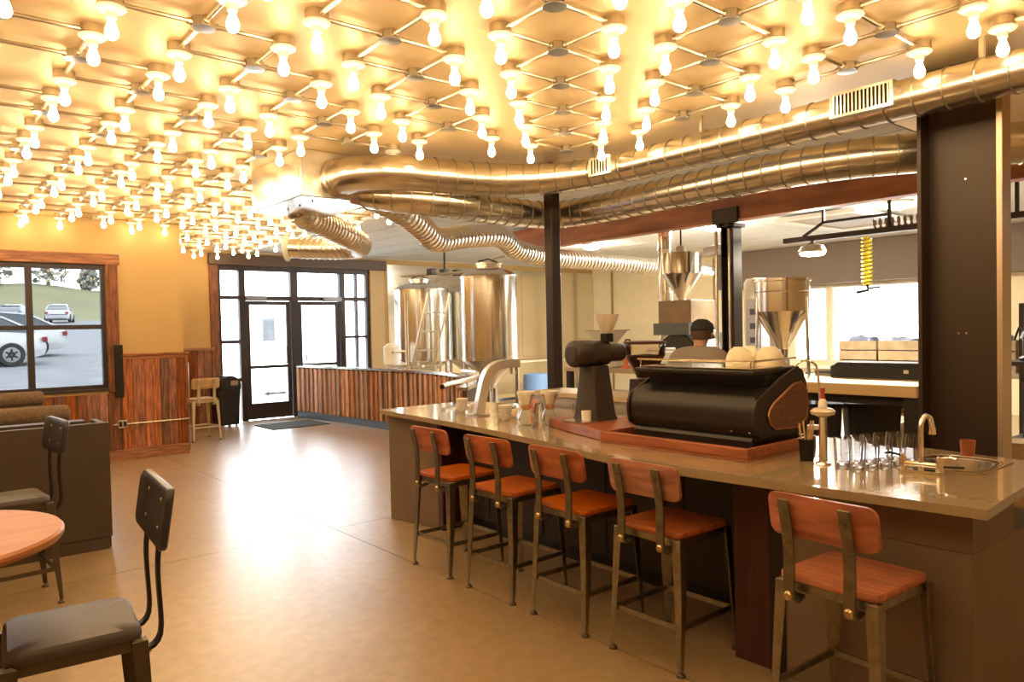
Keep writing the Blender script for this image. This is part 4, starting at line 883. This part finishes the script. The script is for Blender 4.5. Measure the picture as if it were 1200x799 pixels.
# ------------------------------------------------------------------ brewing tanks
def tank(name, lab, x, y, r, ztop, zbot, cone, legs=True, manway=True):
    t = thing(name, lab, 'tank', (x,y,0))
    MB().lathe([(r,zbot),(r,ztop)],40,cap=False).build('shell', steelB, t)
    MB().lathe([(r*1.005,ztop-.01),(r*1.01,ztop+.008),(r*.9,ztop+.05),(r*.55,ztop+.11),(r*.2,ztop+.135),(r*.18,ztop+.135)],40).build('dome', steel, t)
    MB().lathe([(r*1.005,zbot+.01),(r*1.005,zbot-.02),(.08,zbot-cone),(.06,zbot-cone-.06)],40).build('cone', steel, t, angle=18)
    for z_ in (zbot+.02,ztop-.02): MB().lathe([(r,z_-.012),(r+.008,z_-.008),(r+.008,z_+.008),(r,z_+.012)],40,cap=False).build('band', steel, t)
    for k in range(4):
        a = PI/4+k*PI/2; MB().tube([(r*.9*math.cos(a),r*.9*math.sin(a),0),(r*.9*math.cos(a),r*.9*math.sin(a),zbot+.05)], .03, 10).build('leg', steel, t)
    if manway:
        mw = MB().lathe([(.17,0),(.17,.05),(.19,.055),(.19,.075),(.05,.095)],24,(-.05,-.05,ztop+.10)).build('manway', steel, t)
        MB().tube([(-.22,-.05,ztop+.20),(-.05,-.05,ztop+.24),(.12,-.05,ztop+.20)], .010, 8).build('clamp_bar', dsteel, mw)
        MB().tube([(.16,.1,ztop+.09),(.16,.1,ztop+.26),(.30,.0,ztop+.30)], .018, 8).build('vent_pipe', steel, t)
    MB().tube([(0,0,zbot-cone-.05),(0,0,zbot-cone-.12),(-.25,-.15,zbot-cone-.16)], .022, 8).build('outlet_pipe', steel, t)
    return t
tank('fermenter_tank','large conical steel brewing tank behind the curved partition',6.48,8.27,.405,2.30,1.14,.36)
tank('brew_kettle','steel brewing tank behind the work platform left of the conical tank',7.10,11.0,.47,2.27,1.05,.3)
tank('brew_kettle','steel brewing tank half hidden between the platform tank and conical tank',8.04,10.84,.42,2.22,1.05,.3,manway=False)
# platform with ladder and pipes
pf = thing('work_platform','steel work platform with sloping ladder beside the brewing tanks','platform',(6.5,10.2,0))
pz = .95
MB().bx(6.35,7.05,10.32,10.50,pz,pz+.04).build('deck', steelB, pf, smooth=False, world=True)
for xx,yy in ((6.38,10.34),(7.02,10.34),(6.38,10.48),(7.02,10.48)): MB().tube([(xx,yy,0),(xx,yy,pz)], .02, 8).build('post', steel, pf, world=True)
for xx,yy in ((6.38,10.34),(7.02,10.34)): MB().tube([(xx,yy,pz+.04),(xx,yy,2.15)], .022, 8).build('guard_post', steel, pf, world=True)
for off in (0,.42): MB().tube([(6.15+off,10.28,.02),(6.60+off,10.02,2.15)], .020, 8).build('ladder_rail', steel, pf, world=True)
for k in range(6):
    t_ = (k+1)/7; MB().tube([(6.15+.45*t_,10.28-.26*t_,.02+2.13*t_),(6.57+.45*t_,10.28-.26*t_,.02+2.13*t_)], .013, 6).build('rung', steel, pf, world=True)
pu = thing('valve_manifold','white and steel pipe manifold with valves at the left of the platform','pipework',(6.0,10.55,0))
MB().lathe([(.09,.0),(.09,1.0),(.13,1.02),(.13,1.3),(.06,1.36)],16,(6.24,10.60,0)).build('filter_housing', white_m, pu, world=True)
for z_ in (1.0,1.22): MB().tube([(6.15,10.42,z_),(6.55,10.62,z_)], .022, 8).build('pipe', steel, pu, world=True)
vp2 = thing('overhead_pipework','dark valves and steam pipes running above the brewing tanks','pipework',(6.9,9.4,2.45))
for yy in (9.6,9.75): MB().tube([(6.3,yy+.6,2.44),(7.1,yy,2.48),(7.6,yy-.3,2.48)], .022, 8).build('pipe', steel, vp2, world=True)
for xx in (6.6,6.85,7.1): MB().bx(xx-.06,xx+.06,9.85,9.97,2.44,2.54).build('valve', dsteel, vp2, smooth=False, bevel=.01, world=True)
MB().tube([(6.85,9.9,2.54),(6.85,9.9,3.0)], .018, 8).build('drop_pipe', dsteel, vp2, world=True)
sk2 = thing('steel_sink_table','steel work table with tall spray faucet beyond the dark post','table',(9.5,11.5,0))
MB().bx(8.9,11.2,11.2,12.0,.88,.92).build('top', steelB, sk2, smooth=False, world=True)
for xx in (8.95,11.15):
    for yy in (11.25,11.95): MB().tube([(xx,yy,0),(xx,yy,.88)], .025, 8).build('leg', steel, sk2, world=True)
MB().tube(spline([(9.6,11.8,.92),(9.6,11.8,1.6),(9.62,11.7,1.75),(9.66,11.55,1.65),(9.66,11.5,1.35)],.06), .016, 8).build('spray_faucet', chrome, sk2, world=True)
MB().bx(8.95,11.15,11.3,11.95,.15,.2).build('lower_shelf', steelB, sk2, smooth=False, world=True)
cool = thing('blue_drum','blue plastic drum standing under the steel work table','drum',(9.7,10.9,0)); MB().lathe([(.27,0),(.29,.05),(.29,.30),(.30,.32),(.29,.34),(.29,.60),(.27,.66),(.02,.67)],24).build('body', mat('drum_blue',(.16,.28,.52),.45), cool)
kg = thing('beer_keg','dark steel keg on the floor behind the tap tower','keg',(5.9,6.9,0)); MB().lathe([(.18,0),(.19,.03),(.19,.10),(.20,.14),(.20,.42),(.19,.46),(.19,.55),(.17,.56)],24).build('body', dsteel, kg); MB().lathe([(.05,.56),(.05,.60),(.02,.62)],12).build('coupler', steel, kg)

# ------------------------------------------------------------------ roasting area
rs = thing('coffee_roaster','large coffee roaster with steel funnel hopper behind the person','roaster',(7.45,5.45,0))
hx, hy = 7.36, 5.61
MB().lathe([(.235,2.42),(.24,2.425),(.235,2.18),(.228,2.16),(.05,1.88),(.045,1.82)],32,(hx,hy,0),cap=False).build('funnel', steelB, rs, world=True, angle=18)
MB().lathe([(.232,2.415),(.20,2.43),(.05,2.45)],32,(hx,hy,0)).build('funnel_lid', steel, rs, world=True)
MB().lathe([(.06,2.45),(.06,2.50),(.03,2.52)],12,(hx,hy,0)).build('inlet', white_m, rs, world=True)
MB().tube([(hx,hy,2.52),(hx,hy,3.02)], .010, 8).build('hang_rod', dsteel, rs, world=True)
MB().bx(7.12,7.60,5.30,5.78,1.505,1.85).build('hood', mat('hood_tan',(.36,.25,.14),.5,var=.15), rs, smooth=False, bevel=.01, world=True)
MB().lathe([(.33,0),(.35,.02),(.35,.60),(.33,.62)],32,T=TR((7.15,5.49,1.15),ry=PI/2)).build('drum', mat('roaster_grey',(.30,.30,.28),.4,.6), rs, world=True)
MB().lathe([(.30,0),(.30,-.03),(.10,-.04)],28,T=TR((7.148,5.52,1.15),ry=PI/2)).build('front_plate', dsteel, rs, world=True)
for xx in (7.2,7.7):
    for yy in (5.2,5.78): MB().bx(xx-.04,xx+.04,yy-.04,yy+.04,0,.85).build('leg', dsteel, rs, smooth=False, world=True)
MB().bx(7.05,7.119,5.28,5.80,1.44,1.58).build('gauge_panel', mat('gauge_blue',(.14,.15,.15),.4,.5), rs, smooth=False, world=True)
chm = thing('roaster_chimney','vertical steel chimney pipe left of the roaster funnel','pipe',(7.52,5.98,0))
MB().tube([(7.52,5.98,1.0),(7.52,5.98,3.02)], .088, 20).build('pipe', steelB, chm, world=True)
for z_ in (1.45,1.95,2.5): MB().lathe([(.089,z_),(.094,z_+.005),(.094,z_+.025),(.089,z_+.03)],20,(7.52,5.98,0),cap=False).build('joint_band', steel, chm, world=True)
MB().bx(7.40,7.64,5.87,6.10,0,1.0).build('base', dsteel, chm, smooth=False, world=True)
hs = tag(MB().tube(spline([(hx+.18,hy-.22,2.44),(hx+.20,hy-.45,2.46),(7.42,4.98,2.36),(7.32,4.93,2.1),(7.30,4.94,1.6),(7.28,4.96,1.0),(7.26,4.98,.1)],.05), .048, 12).build('suction_hose', mat('hose_white',(.74,.76,.80),.4,bump=.3,bscale=25)), 'white ribbed suction hose arching from the funnel down past the slender column', 'hose')
h2 = thing('floor_hopper','large steel funnel hopper on legs right of the slender column','hopper',(6.63,3.86,0))
MB().lathe([(.262,1.975),(.268,1.98),(.268,1.955),(.255,1.95),(.255,1.86),(.262,1.855),(.255,1.85),(.255,1.665),(.055,1.30),(.05,1.22)],36,cap=False).build('funnel', steelB, h2, angle=18)
MB().lathe([(.25,1.94),(.18,1.965),(.02,1.975)],36).build('lid', steel, h2)
MB().lathe([(.055,1.22),(.07,1.20),(.07,1.14),(.05,1.12)],14).build('gate', galv, h2)
for k in range(3):
    a = .5+k*2*PI/3; MB().tube([(.25*math.cos(a),.25*math.sin(a),1.80),(.30*math.cos(a),.30*math.sin(a),0)], .016, 8).build('leg', steel, h2)
ds = thing('destoner','cream coloured cylinder machine with a printed panel behind the column','machine',(8.1,5.05,0))
MB().lathe([(.16,0),(.16,.06),(.15,.08),(.15,2.05),(.12,2.10),(.02,2.11)],24).build('cylinder', mat('machine_cream',(.70,.62,.46),.45), ds)
MB().bx(-.20,-.17,-.18,.02,1.0,1.85).build('panel', mat('panel_grey',(.58,.56,.56),.4), ds, smooth=False)
for k in range(4): MB().bx(-.205,-.2005,-.14+.01*(k%2),-.03,1.15+.17*k,1.22+.17*k).build('print_mark', mat('print_dark',(.12,.11,.14),.5), ds, smooth=False)
MB().bx(-.16,-.10,-.36,-.26,.9,1.75).build('bracket', galv, ds, smooth=False)
MB().lathe([(.03,0),(.03,.02)],12,T=TR((-.17,-.31,1.55),ry=-PI/2)).build('red_dial', mat('dial_red',(.75,.18,.05),.4), ds)

# bench with printer, second grinder
bh = thing('work_bench','dark work bench with items behind the coffee bar','bench',(5.75,5.0,0))
MB().bx(5.50,6.10,4.35,5.75,1.09,1.13).build('top', mat('bench_top',(.42,.33,.22),.5), bh, smooth=False, world=True)
for xx in (5.54,6.06):
    for yy in (4.40,5.70): MB().bx(xx-.03,xx+.03,yy-.03,yy+.03,0,1.09).build('leg', dsteel, bh, smooth=False, world=True)
MB().bx(5.60,6.05,4.45,5.65,.45,.48).build('shelf', dsteel, bh, smooth=False, world=True)
for k in range(6):
    t = thing('shelf_container', 'dark container on the shelf under the work bench', 'container', (5.68,4.55+.2*k,.48), 0, 'containers under the work bench')
    MB().lathe([(.07,0),(.075,.01),(.075,.30),(.05,.36),(.03,.37)],14).build('body', mat('cont%d'%(k%3), ((.03,.03,.04),(.05,.09,.22),(.10,.05,.04))[k%3], .5), t)
pt = thing('white_printer','small white label printer standing on the work bench','printer',(5.95,4.80,1.13)); MB().bx(-.10,.10,-.13,.13,.0,.17).build('body', mat('printer_white',(.84,.84,.82),.4), pt, smooth=False, bevel=.015); MB().bx(-.105,-.101,-.10,.10,.03,.045).build('slot', blackp, pt, smooth=False); MB().bx(-.08,.09,-.12,.12,.1705,.20).build('lid', MATS['printer_white'], pt, smooth=False, bevel=.01)
g3 = thing('shop_grinder','white shop coffee grinder with an open funnel on the work bench','grinder',(5.68,5.28,1.13))
MB().bx(-.12,.12,-.14,.14,0,.20).build('body', mat('grinder_white',(.76,.72,.66),.4), g3, smooth=False, bevel=.02)
MB().loft([[(x,y,.21) for x,y in rrect(.05,.05,.02)],[(x,y,.38) for x,y in rrect(.14,.17,.03)]],cap=False).build('funnel', MATS['grinder_white'], g3)
MB().bx(-.15,.15,-.18,.18,.381,.39).build('funnel_rim', mat('rim_tan',(.45,.32,.15),.5), g3, smooth=False)
g4 = thing('orange_grinder','small orange hand machine beside the white printer','grinder',(5.62,4.98,1.13)); MB().lathe([(.05,0),(.05,.02),(.025,.04),(.03,.16),(.06,.18),(.06,.22),(.02,.25)],16).build('body', mat('orange_red',(.65,.20,.09),.4), g4); MB().tube([(0,0,.25),(0,.0,.29),(-.05,-.10,.29),(-.05,-.10,.26)], .008, 6).build('crank', dsteel, g4)

# wooden slab counter, bins, sacks, crates, bag
sb = thing('wood_counter','long pale wooden counter under the back windows','counter',(6.4,3.0,0))
MB().bx(5.92,6.98,2.35,3.72,.96,1.05).build('top', mat('slab_wood',(.72,.50,.24),.45,var=.1,vscale=3,stretch=(5,.5,5)), sb, smooth=False, bevel=.006, world=True)
for xx,yy in ((6.9,2.42),(6.0,2.42),(6.0,3.62),(6.9,3.62)): MB().bx(xx-.04,xx+.04,yy-.04,yy+.04,0,.96).build('leg', dsteel, sb, smooth=False, world=True)
MB().bx(6.05,6.09,2.47,3.55,.88,.955).build('apron', dsteel, sb, smooth=False, world=True)
for k,(xx,yy,lab) in enumerate(((6.28,3.36,'tall black plastic bin on the left under the pale wooden counter'),(6.58,2.99,'tall black plastic bin on the right under the pale wooden counter'))):
    t = thing('black_bin', lab, 'bin', (xx,yy,0), math.atan2(-.37,.30), 'black bins under the counter')
    MB().loft([[(x,y,0) for x,y in rrect(.18,.12,.04)],[(x,y,.80) for x,y in rrect(.215,.15,.05)]]).build('body', blackp, t)
    MB().loft([[(x,y,.802) for x,y in rrect(.228,.158,.05)],[(x,y,.84) for x,y in rrect(.228,.158,.05)]]).build('rim', blackp, t)
burl = mat('burlap',(.50,.36,.20),.95,c2=(.36,.25,.13),vscale=30,bump=.6,bscale=90)
def sack(x,y,z,rz,lab,s=1., tilt=0):
    t = thing('coffee_sack', lab, 'sack', (x,y,z), rz, 'burlap coffee sacks')
    rings = []
    for u,rx,rzv in ((-.40,.05,.03),(-.36,.17,.06),(-.25,.24,.11),(0,.26,.125),(.25,.24,.11),(.36,.17,.06),(.42,.06,.03)):
        rings.append([(rx*math.cos(2*PI*k/16)*s, u*s, (.125+rzv*math.sin(2*PI*k/16)*(1 if math.sin(2*PI*k/16)>0 else .98))*s) for k in range(16)])
    b = MB().loft(rings).build('bag', burl, t, angle=80); sd = b.modifiers.new('sub','SUBSURF'); sd.levels = 1; sd.render_levels = 1
    MB().tube([(0,.37*s,.125*s),(0,.44*s,.135*s)], .015*s, 6).build('knot', burl, t)
plt = thing('wooden_pallet','wooden pallet under the burlap coffee sacks','pallet',(7.5,2.75,0))
for k in range(5): MB().bx(7.05,7.95,2.30+.22*k,2.30+.22*k+.12,.35,.38).build('board', mat('pallet_wood',(.50,.36,.20),.8,var=.15), plt, smooth=False, world=True)
for xx in (7.08,7.48,7.88): MB().bx(xx-.04,xx+.04,2.30,3.30,0,.35).build('stringer', MATS['pallet_wood'], plt, smooth=False, world=True)
sack(7.35,2.72,.38,.2,'plump burlap coffee sack at the bottom of the pile on the pallet'); sack(7.40,2.78,.62,.5,'plump burlap coffee sack on top of the pile on the pallet')
ctn = thing('cardboard_carton','open cardboard carton on the floor before the sacks','carton',(7.22,2.10,0),.2); MB().bx(-.16,.16,-.14,.14,0,.52).build('body', mat('cardboard',(.42,.27,.13),.8), ctn, smooth=False); MB().add([(-.16,-.14,.521),(.16,-.14,.521),(.16,-.22,.56),(-.16,-.22,.56),(-.16,-.14,.525),(.16,-.14,.525),(.16,-.22,.565),(-.16,-.22,.565)],[(0,1,2,3),(7,6,5,4),(0,4,5,1),(1,5,6,2),(2,6,7,3),(3,7,4,0)]).build('flap', MATS['cardboard'], ctn, smooth=False)
crt = mat('crate_wood',(.30,.22,.13),.8,c2=(.18,.13,.075),vscale=8,rnd=.1)
shf = thing('storage_bench','low bench carrying the wooden crates under the back windows','bench',(10.2,4.2,0))
MB().bx(9.75,10.45,2.2,5.4,.86,.92).build('top', crt, shf, smooth=False, world=True)
for xx in (9.8,10.4):
    for yy in (2.3,5.3): MB().bx(xx-.04,xx+.04,yy-.04,yy+.04,0,.86).build('leg', dsteel, shf, smooth=False, world=True)
for k in range(4):
    yy = 4.62-.52*k
    t = thing('wooden_crate', ['wooden crate at the left end of the row under the back windows','wooden crate second from the left under the back windows','wooden crate third from the left under the back windows','wooden crate partly hidden by the brown column'][k], 'crate', (9.98,yy,.92), 0, 'wooden crates under the windows')
    for z_ in (.0,.13,.26): MB().bx(-.20,-.18,-.245,.245,z_,z_+.115).build('slat', crt, t, smooth=False); MB().bx(.18,.20,-.245,.245,z_,z_+.115).build('slat', crt, t, smooth=False)
    for sy in (-1,1): MB().bx(-.18,.18,sy*.235-.01,sy*.235+.01,0,.375).build('end_board', crt, t, smooth=False)
    MB().bx(-.18,.18,-.225,.225,0,.02).build('base_board', crt, t, smooth=False)
    bg_ = thing('coffee_bag', 'blue and dark foil coffee bag heaped in the crates', 'bag', (9.98,yy,.945), 0, 'coffee bags in the crates')
    q = MB(); q.loft([[(x,y,0) for x,y in rrect(.15,.20,.05)],[(x,y,.30) for x,y in rrect(.16,.20,.08)],[(x+.02*math.sin(9*y),y,.40+.03*math.sin(20*y+k)) for x,y in rrect(.11,.16,.06)]]); q.build('bag', mat('bag_dark',(.05,.06,.10),.35), bg_)
dbg = thing('duffel_bag','black soft storage box standing on the pale wooden counter','bag',(6.75,2.87,1.05)); MB().loft([[(x,y,0) for x,y in rrect(.18,.50,.05)],[(x,y,.10) for x,y in rrect(.18,.50,.05)],[(x,y,.135) for x,y in rrect(.15,.46,.05)]]).build('body', mat('bag_black',(.03,.03,.035),.6), dbg); MB().bx(-.182,-.180,-.20,-.16,.05,.08).build('tag', white_m, dbg, smooth=False)
twl = thing('folded_cloth','small stack of cloths on the pale wooden counter by the hopper','cloth',(6.8,3.5,1.05)); 
for k in range(3): MB().prism(rrect(.10,.08,.02,3), .022*k, .022*k+.02).build('fold', mat('cloth_%d'%k, ((.55,.50,.42),(.12,.18,.30),(.6,.55,.45))[k], .9), twl)

# right of the wide column
rk = thing('storage_rack','dark storage rack with shelves to the right of the wide column','rack',(8.4,2.2,0))
for xx in (8.1,8.7):
    for yy in (1.3,2.45): MB().bx(xx-.02,xx+.02,yy-.02,yy+.02,0,1.7).build('post', dsteel, rk, smooth=False, world=True)
for z_ in (.35,1.10): MB().bx(8.1,8.7,1.3,2.45,z_,z_+.04).build('shelf', dsteel, rk, smooth=False, world=True)
bxx = thing('black_crate','black plastic crate on the lower shelf of the dark rack','crate',(8.4,2.0,.39)); MB().bx(-.22,.22,-.30,.30,0,.55).build('body', blackp, bxx, smooth=False, bevel=.01); MB().bx(-.24,.24,-.32,.32,.551,.60).build('lid', blackp, bxx, smooth=False, bevel=.01)
mot = thing('small_motor','small black pump standing on the upper shelf of the dark rack','pump',(8.3,2.28,1.14)); MB().lathe([(.08,0),(.08,.03),(.05,.05),(.05,.20),(.07,.22),(.05,.28)],14).build('body', blackm, mot); MB().tube([(0,0,.28),(.0,.08,.32),(0,.12,.2)], .012, 6).build('hose', blackp, mot)
pk = thing('leaning_board','upright wooden board leaning behind the dark rack','board',(9.4,2.35,0)); MB().bx(-.02,.02,-.06,.06,0,2.1).build('board', mat('board_wood',(.48,.28,.12),.6), pk, smooth=False)
cyl2 = thing('wall_cylinder','grey steel cylinder housing mounted to the right of the wide column','housing',(9.3,2.0,2.0)); MB().lathe([(.18,0),(.19,.02),(.19,.45),(.12,.55)],20,(0,0,0)).build('body', galv, cyl2); MB().tube([(0,0,.55),(0,0,1.0)], .05, 10).build('stem', galv, cyl2)

# ------------------------------------------------------------------ person
def skin(name, pts, edges, rad, m_, parent, root=0, lev=2):
    me = bpy.data.meshes.new(name); me.from_pydata(pts, edges, []); me.materials.append(m_)
    o = bpy.data.objects.new(name, me); col.objects.link(o); o.parent = parent
    md = o.modifiers.new('skin','SKIN'); md.use_smooth_shade = True
    for i, sv in enumerate(me.skin_vertices[0].data):
        sv.radius = rad[i] if isinstance(rad[i], tuple) else (rad[i], rad[i]); sv.use_root = (i == root)
    s_ = o.modifiers.new('sub','SUBSURF'); s_.levels = lev; s_.render_levels = lev
    return o
pe = thing('person','person in a grey-brown shirt and dark cap seen from behind at the roaster','person',(5.16,3.78,0), math.radians(12))
skinm = mat('skin',(.52,.27,.17),.5); shirt = mat('shirt_taupe',(.30,.25,.20),.85,bump=.2,bscale=25); jean = mat('trousers_dark',(.04,.045,.06),.8)
# facing +X ; pelvis at z .92
bp_ = [(0,0,.92),(.0,0,1.05),(.02,0,1.20),(.035,0,1.33),(.05,0,1.41),(.075,0,1.47),(.105,0,1.535),(.10,0,1.59),
      (.03,.10,1.37),(.02,.185,1.35),(.03,.235,1.12),(.20,.21,.98),(.28,.18,.98),
      (.03,-.10,1.37),(.02,-.185,1.35),(.03,-.235,1.12),(.20,-.21,.98),(.28,-.18,.98),
      (0,.09,.86),(.01,.10,.48),(-.02,.11,.07),(.12,.12,.035),(0,-.09,.86),(.01,-.10,.48),(-.02,-.11,.07),(.12,-.12,.035)]
be = [(0,1),(1,2),(2,3),(3,4),(4,5),(5,6),(6,7),(3,8),(8,9),(9,10),(10,11),(11,12),(3,13),(13,14),(14,15),(15,16),(16,17),(0,18),(18,19),(19,20),(20,21),(0,22),(22,23),(23,24),(24,25)]
br = [(.14,.11),(.13,.10),(.14,.105),(.12,.10),.055,.055,(.078,.092),(.072,.085),.07,.055,.042,.034,.026,.07,.055,.042,.034,.026,.085,.06,.045,.035,.085,.06,.045,.035]
skin('body', bp_, be, br, skinm, pe)
sp_ = [(0,0,.90),(.0,0,1.05),(.02,0,1.20),(.035,0,1.33),(.05,0,1.415),(.03,.11,1.372),(.02,.195,1.345),(.03,.232,1.20),(.03,-.11,1.372),(.02,-.195,1.345),(.03,-.232,1.20)]
skin('shirt', sp_, [(0,1),(1,2),(2,3),(3,4),(3,5),(5,6),(6,7),(3,8),(8,9),(9,10)], [(.175,.14),(.165,.135),(.18,.15),(.17,.15),.095,.115,.10,.08,.115,.10,.08], shirt, pe)
skin('trousers', [(0,0,.93),(0,.09,.86),(.01,.10,.48),(-.02,.11,.10),(0,-.09,.86),(.01,-.10,.48),(-.02,-.11,.10)], [(0,1),(1,2),(2,3),(0,4),(4,5),(5,6)], [(.155,.13),.105,.08,.065,.105,.08,.065], jean, pe)
MB().lathe([(.098,.0),(.100,.03),(.088,.075),(.05,.105),(.005,.112)],20,T=TR((.10,0,1.565),ry=math.radians(12))).build('cap', mat('cap_black',(.03,.028,.03),.8), pe)
MB().prism([(.07+.0,-.075),(.15,-.06),(.185,0),(.15,.06),(.07,.075)],0,.008,TR((.10,0,1.555),ry=math.radians(20))).build('cap_brim', MATS['cap_black'], pe)
for sy in (-1,1):
    MB().lathe([(.005,-.03),(.014,-.015),(.016,.01),(.006,.03)],8,(.10,sy*.083,1.535)).build('ear', skinm, pe)
    for k in range(5):
        b0 = Vector((.285,sy*(.18+(k-2)*.016),.975)); d_ = Vector((.055-.006*abs(k-1.5),sy*-.004,-.03)) if k else Vector((.03,-sy*.03,-.01))
        MB().tube([b0,b0+d_*.6,b0+d_*.9+Vector((.004,0,-.02))], [.009,.008,.006], 8).build('finger', skinm, pe)
    MB().lathe([(.006,0),(.008,.006),(.004,.012)],8,T=TR((.182,sy*.03,1.545),ry=PI/2)).build('eye', white_m, pe)
MB().lathe([(.012,0),(.008,.02),(.002,.03)],8,T=TR((.172,0,1.525),ry=PI/2)).build('nose', skinm, pe)
MB().lathe([(.085,-.06),(.092,-.02),(.094,.02)],18,(.095,0,1.555),cap=False).build('hair', mat('hair_brown',(.09,.05,.03),.8), pe)
pe.scale = (.955,.98,.955)
# slip-on shoes
for sy in (-1,1): MB().loft([[(x+.04,y+sy*.115,0) for x,y in rrect(.13,.05,.045)],[(x+.04,y+sy*.115,.05) for x,y in rrect(.13,.05,.045)],[(x+.01,y+sy*.115,.10) for x,y in rrect(.08,.042,.04)]]).build('shoe', blackm, pe)

# ------------------------------------------------------------------ cars, trees outside
def car(lab, x, y, rz, c, zg_, rough=.25):
    t = thing('parked_car', lab, 'car', (x,y,zg_), rz, 'cars in the parking lot')
    pm = mat('car_paint_%.2f_%.2f_%.2f'%c, c, rough, .0, coat=.6)
    # length along X 4.4, width 1.75 ; sections of the lower body
    prof = [(-2.2,.45,.62),(-2.15,.30,.86),(-1.9,.22,.95),(-1.2,.20,1.0),(0,.20,.97),(1.2,.20,.92),(1.8,.22,.82),(2.1,.28,.70),(2.2,.40,.58)]
    rings = []
    for xx, z0, z1 in prof:
        hw = .86 - (.14 if abs(xx) > 2.12 else .05 if abs(xx) > 1.85 else 0)
        rings.append([(xx,-hw*.92,z0),(xx,-hw,z0+.18),(xx,-hw,z0+(z1-z0)*.7),(xx,-hw*.9,z1),(xx,hw*.9,z1),(xx,hw,z0+(z1-z0)*.7),(xx,hw,z0+.18),(xx,hw*.92,z0)])
    MB().loft(rings).build('body', pm, t, angle=50)
    gp = [(-1.85,.95,.96,.74),(-1.15,.97,1.36,.60),(-.3,.97,1.45,.58),(.35,.96,1.42,.58),(1.15,.93,.94,.72)]
    MB().loft([[(xx,-.80,z0-.02),(xx,-hw,z1),(xx,hw,z1),(xx,.80,z0-.02)] for xx,z0,z1,hw in gp]).build('greenhouse', mat('car_glass',(.03,.04,.05),.1,coat=.5), t, angle=30)
    MB().loft([[(xx,-.57,z1),(xx,-.50,z1+.02),(xx,.50,z1+.02),(xx,.57,z1)] for xx,z1 in ((-1.2,1.345),(-.3,1.45),(.4,1.42))]).build('roof', pm, t, angle=50)
    for sy in (-1,1):
        MB().strip([(-1.95,sy*.76,.95),(-1.2,sy*.615,1.35),(-.3,sy*.59,1.44),(.4,sy*.59,1.41),(1.2,sy*.76,.93)], (0,.02,0), .05).build('pillar', pm, t)
    for xx in (-1.35,1.35):
        for sy in (-1,1):
            wl_ = MB().lathe([(.20,-.09),(.30,-.10),(.325,-.06),(.325,.06),(.30,.10),(.20,.09)],24,T=TR((xx,sy*.79,.325),rx=PI/2)).build('wheel', mat('tyre',(.03,.03,.03),.8), t)
            hb = MB().lathe([(.20,.0),(.205,.095*1),(.17,.10),(.05,.085),(.02,.09)],20,T=TR((xx,sy*.79,.325),rx=PI/2*(1 if sy<0 else -1))); 
            h_ = hb.build('hubcap', mat('hubcap',(.30,.30,.31),.4,.3), wl_)
            for k in range(6):
                a = k*PI/3; MB().bx(-.02,.02,.07,.16,0,.004,TR((xx,sy*(.79+.102),.325),rx=PI/2*(1 if sy<0 else -1)) @ Matrix.Rotation(a,4,'Z')).build('slot', blackm, wl_, smooth=False)
    for sy in (-1,1):
        MB().bx(-2.215,-2.10,sy*.70-.12,sy*.70+.12,.66,.80).build('tail_light', mat('tail_red',(.22,.015,.02),.3), t, smooth=False, bevel=.02)
        MB().bx(2.02,2.19,sy*.62-.14,sy*.62+.14,.58,.68).build('head_light', mat('lamp_clear',(.7,.72,.74),.2), t, smooth=False, bevel=.02)
    return t
GL = lambda Y: -.27+.0453*Y
car('white parked car nearest the window, rear half in view', 1.02, 24.9, PI+math.radians(2), (.50,.505,.51), GL(24.1))
car('white parked car just beyond the nearest one, its rear corner showing', 2.05, 28.4, PI+math.radians(2), (.47,.475,.48), GL(28.0))
car('small white car far across the parking lot', 10.2, 69.0, math.radians(76), (.5,.5,.51), GL(69.0))
car('dark blue car far across the parking lot, left of the small white car', 6.6, 63.0, math.radians(70), (.05,.075,.13), GL(63.0))
car('blue car far across the parking lot at the window edge', 2.4, 52.0, math.radians(60), (.07,.11,.19), GL(52))
leafm = mat('tree_leaf',(.33,.34,.28),.9,rnd=.2); bark = mat('bark',(.16,.12,.09),.9)
def tree(lab, x, y, h, r, seed, bare=False):
    rg = random.Random(seed); z0 = hillz(x, y)
    t = thing('tree', lab, 'tree', (x,y,z0-.1), 0, 'trees on the hill')
    MB().tube([(0,0,0),(.1,0,h*.4),(0,.1,h*.95)], [.22,.15,.03], 8).build('trunk', bark, t)
    q = MB()
    for k in range(330):
        a = rg.random()*2*PI; v = rg.random()**.8; zz = h*(.08+.92*v); rr_ = r*(1-abs(v-.35)*1.15)*math.sqrt(rg.random()); s = .22+.22*rg.random()
        c_ = Vector((rr_*math.cos(a), rr_*math.sin(a), zz)); e1 = Vector((rg.uniform(-1,1),rg.uniform(-1,1),rg.uniform(-.6,.6))).normalized()*s; e2 = e1.cross(Vector((rg.uniform(-1,1),rg.uniform(-1,1),rg.uniform(-1,1)))).normalized()*s*.7
        q.add([tuple(c_-e1),tuple(c_+e2),tuple(c_+e1),tuple(c_-e2)],[(0,1,2,3)])
    f_ = q.build('foliage', leafm, t, smooth=False); f_['kind'] = 'stuff'
tree('large loose evergreen tree on the hill behind the window mullion', 13.6, 99, 5.6, 2.6, 1)
tree('small tree on the hill right of the large evergreen', 17.9, 100, 3.2, 1.3, 2)
tree('tree on the hill at the left of the window', 8.6, 99, 4.2, 1.8, 3)
tree('low tree on the hill at the far left of the window', 4.5, 98, 3.0, 2.0, 4)
tree('small tree on the hill beside the right window jamb', 21.8, 100, 2.6, 1.1, 5)
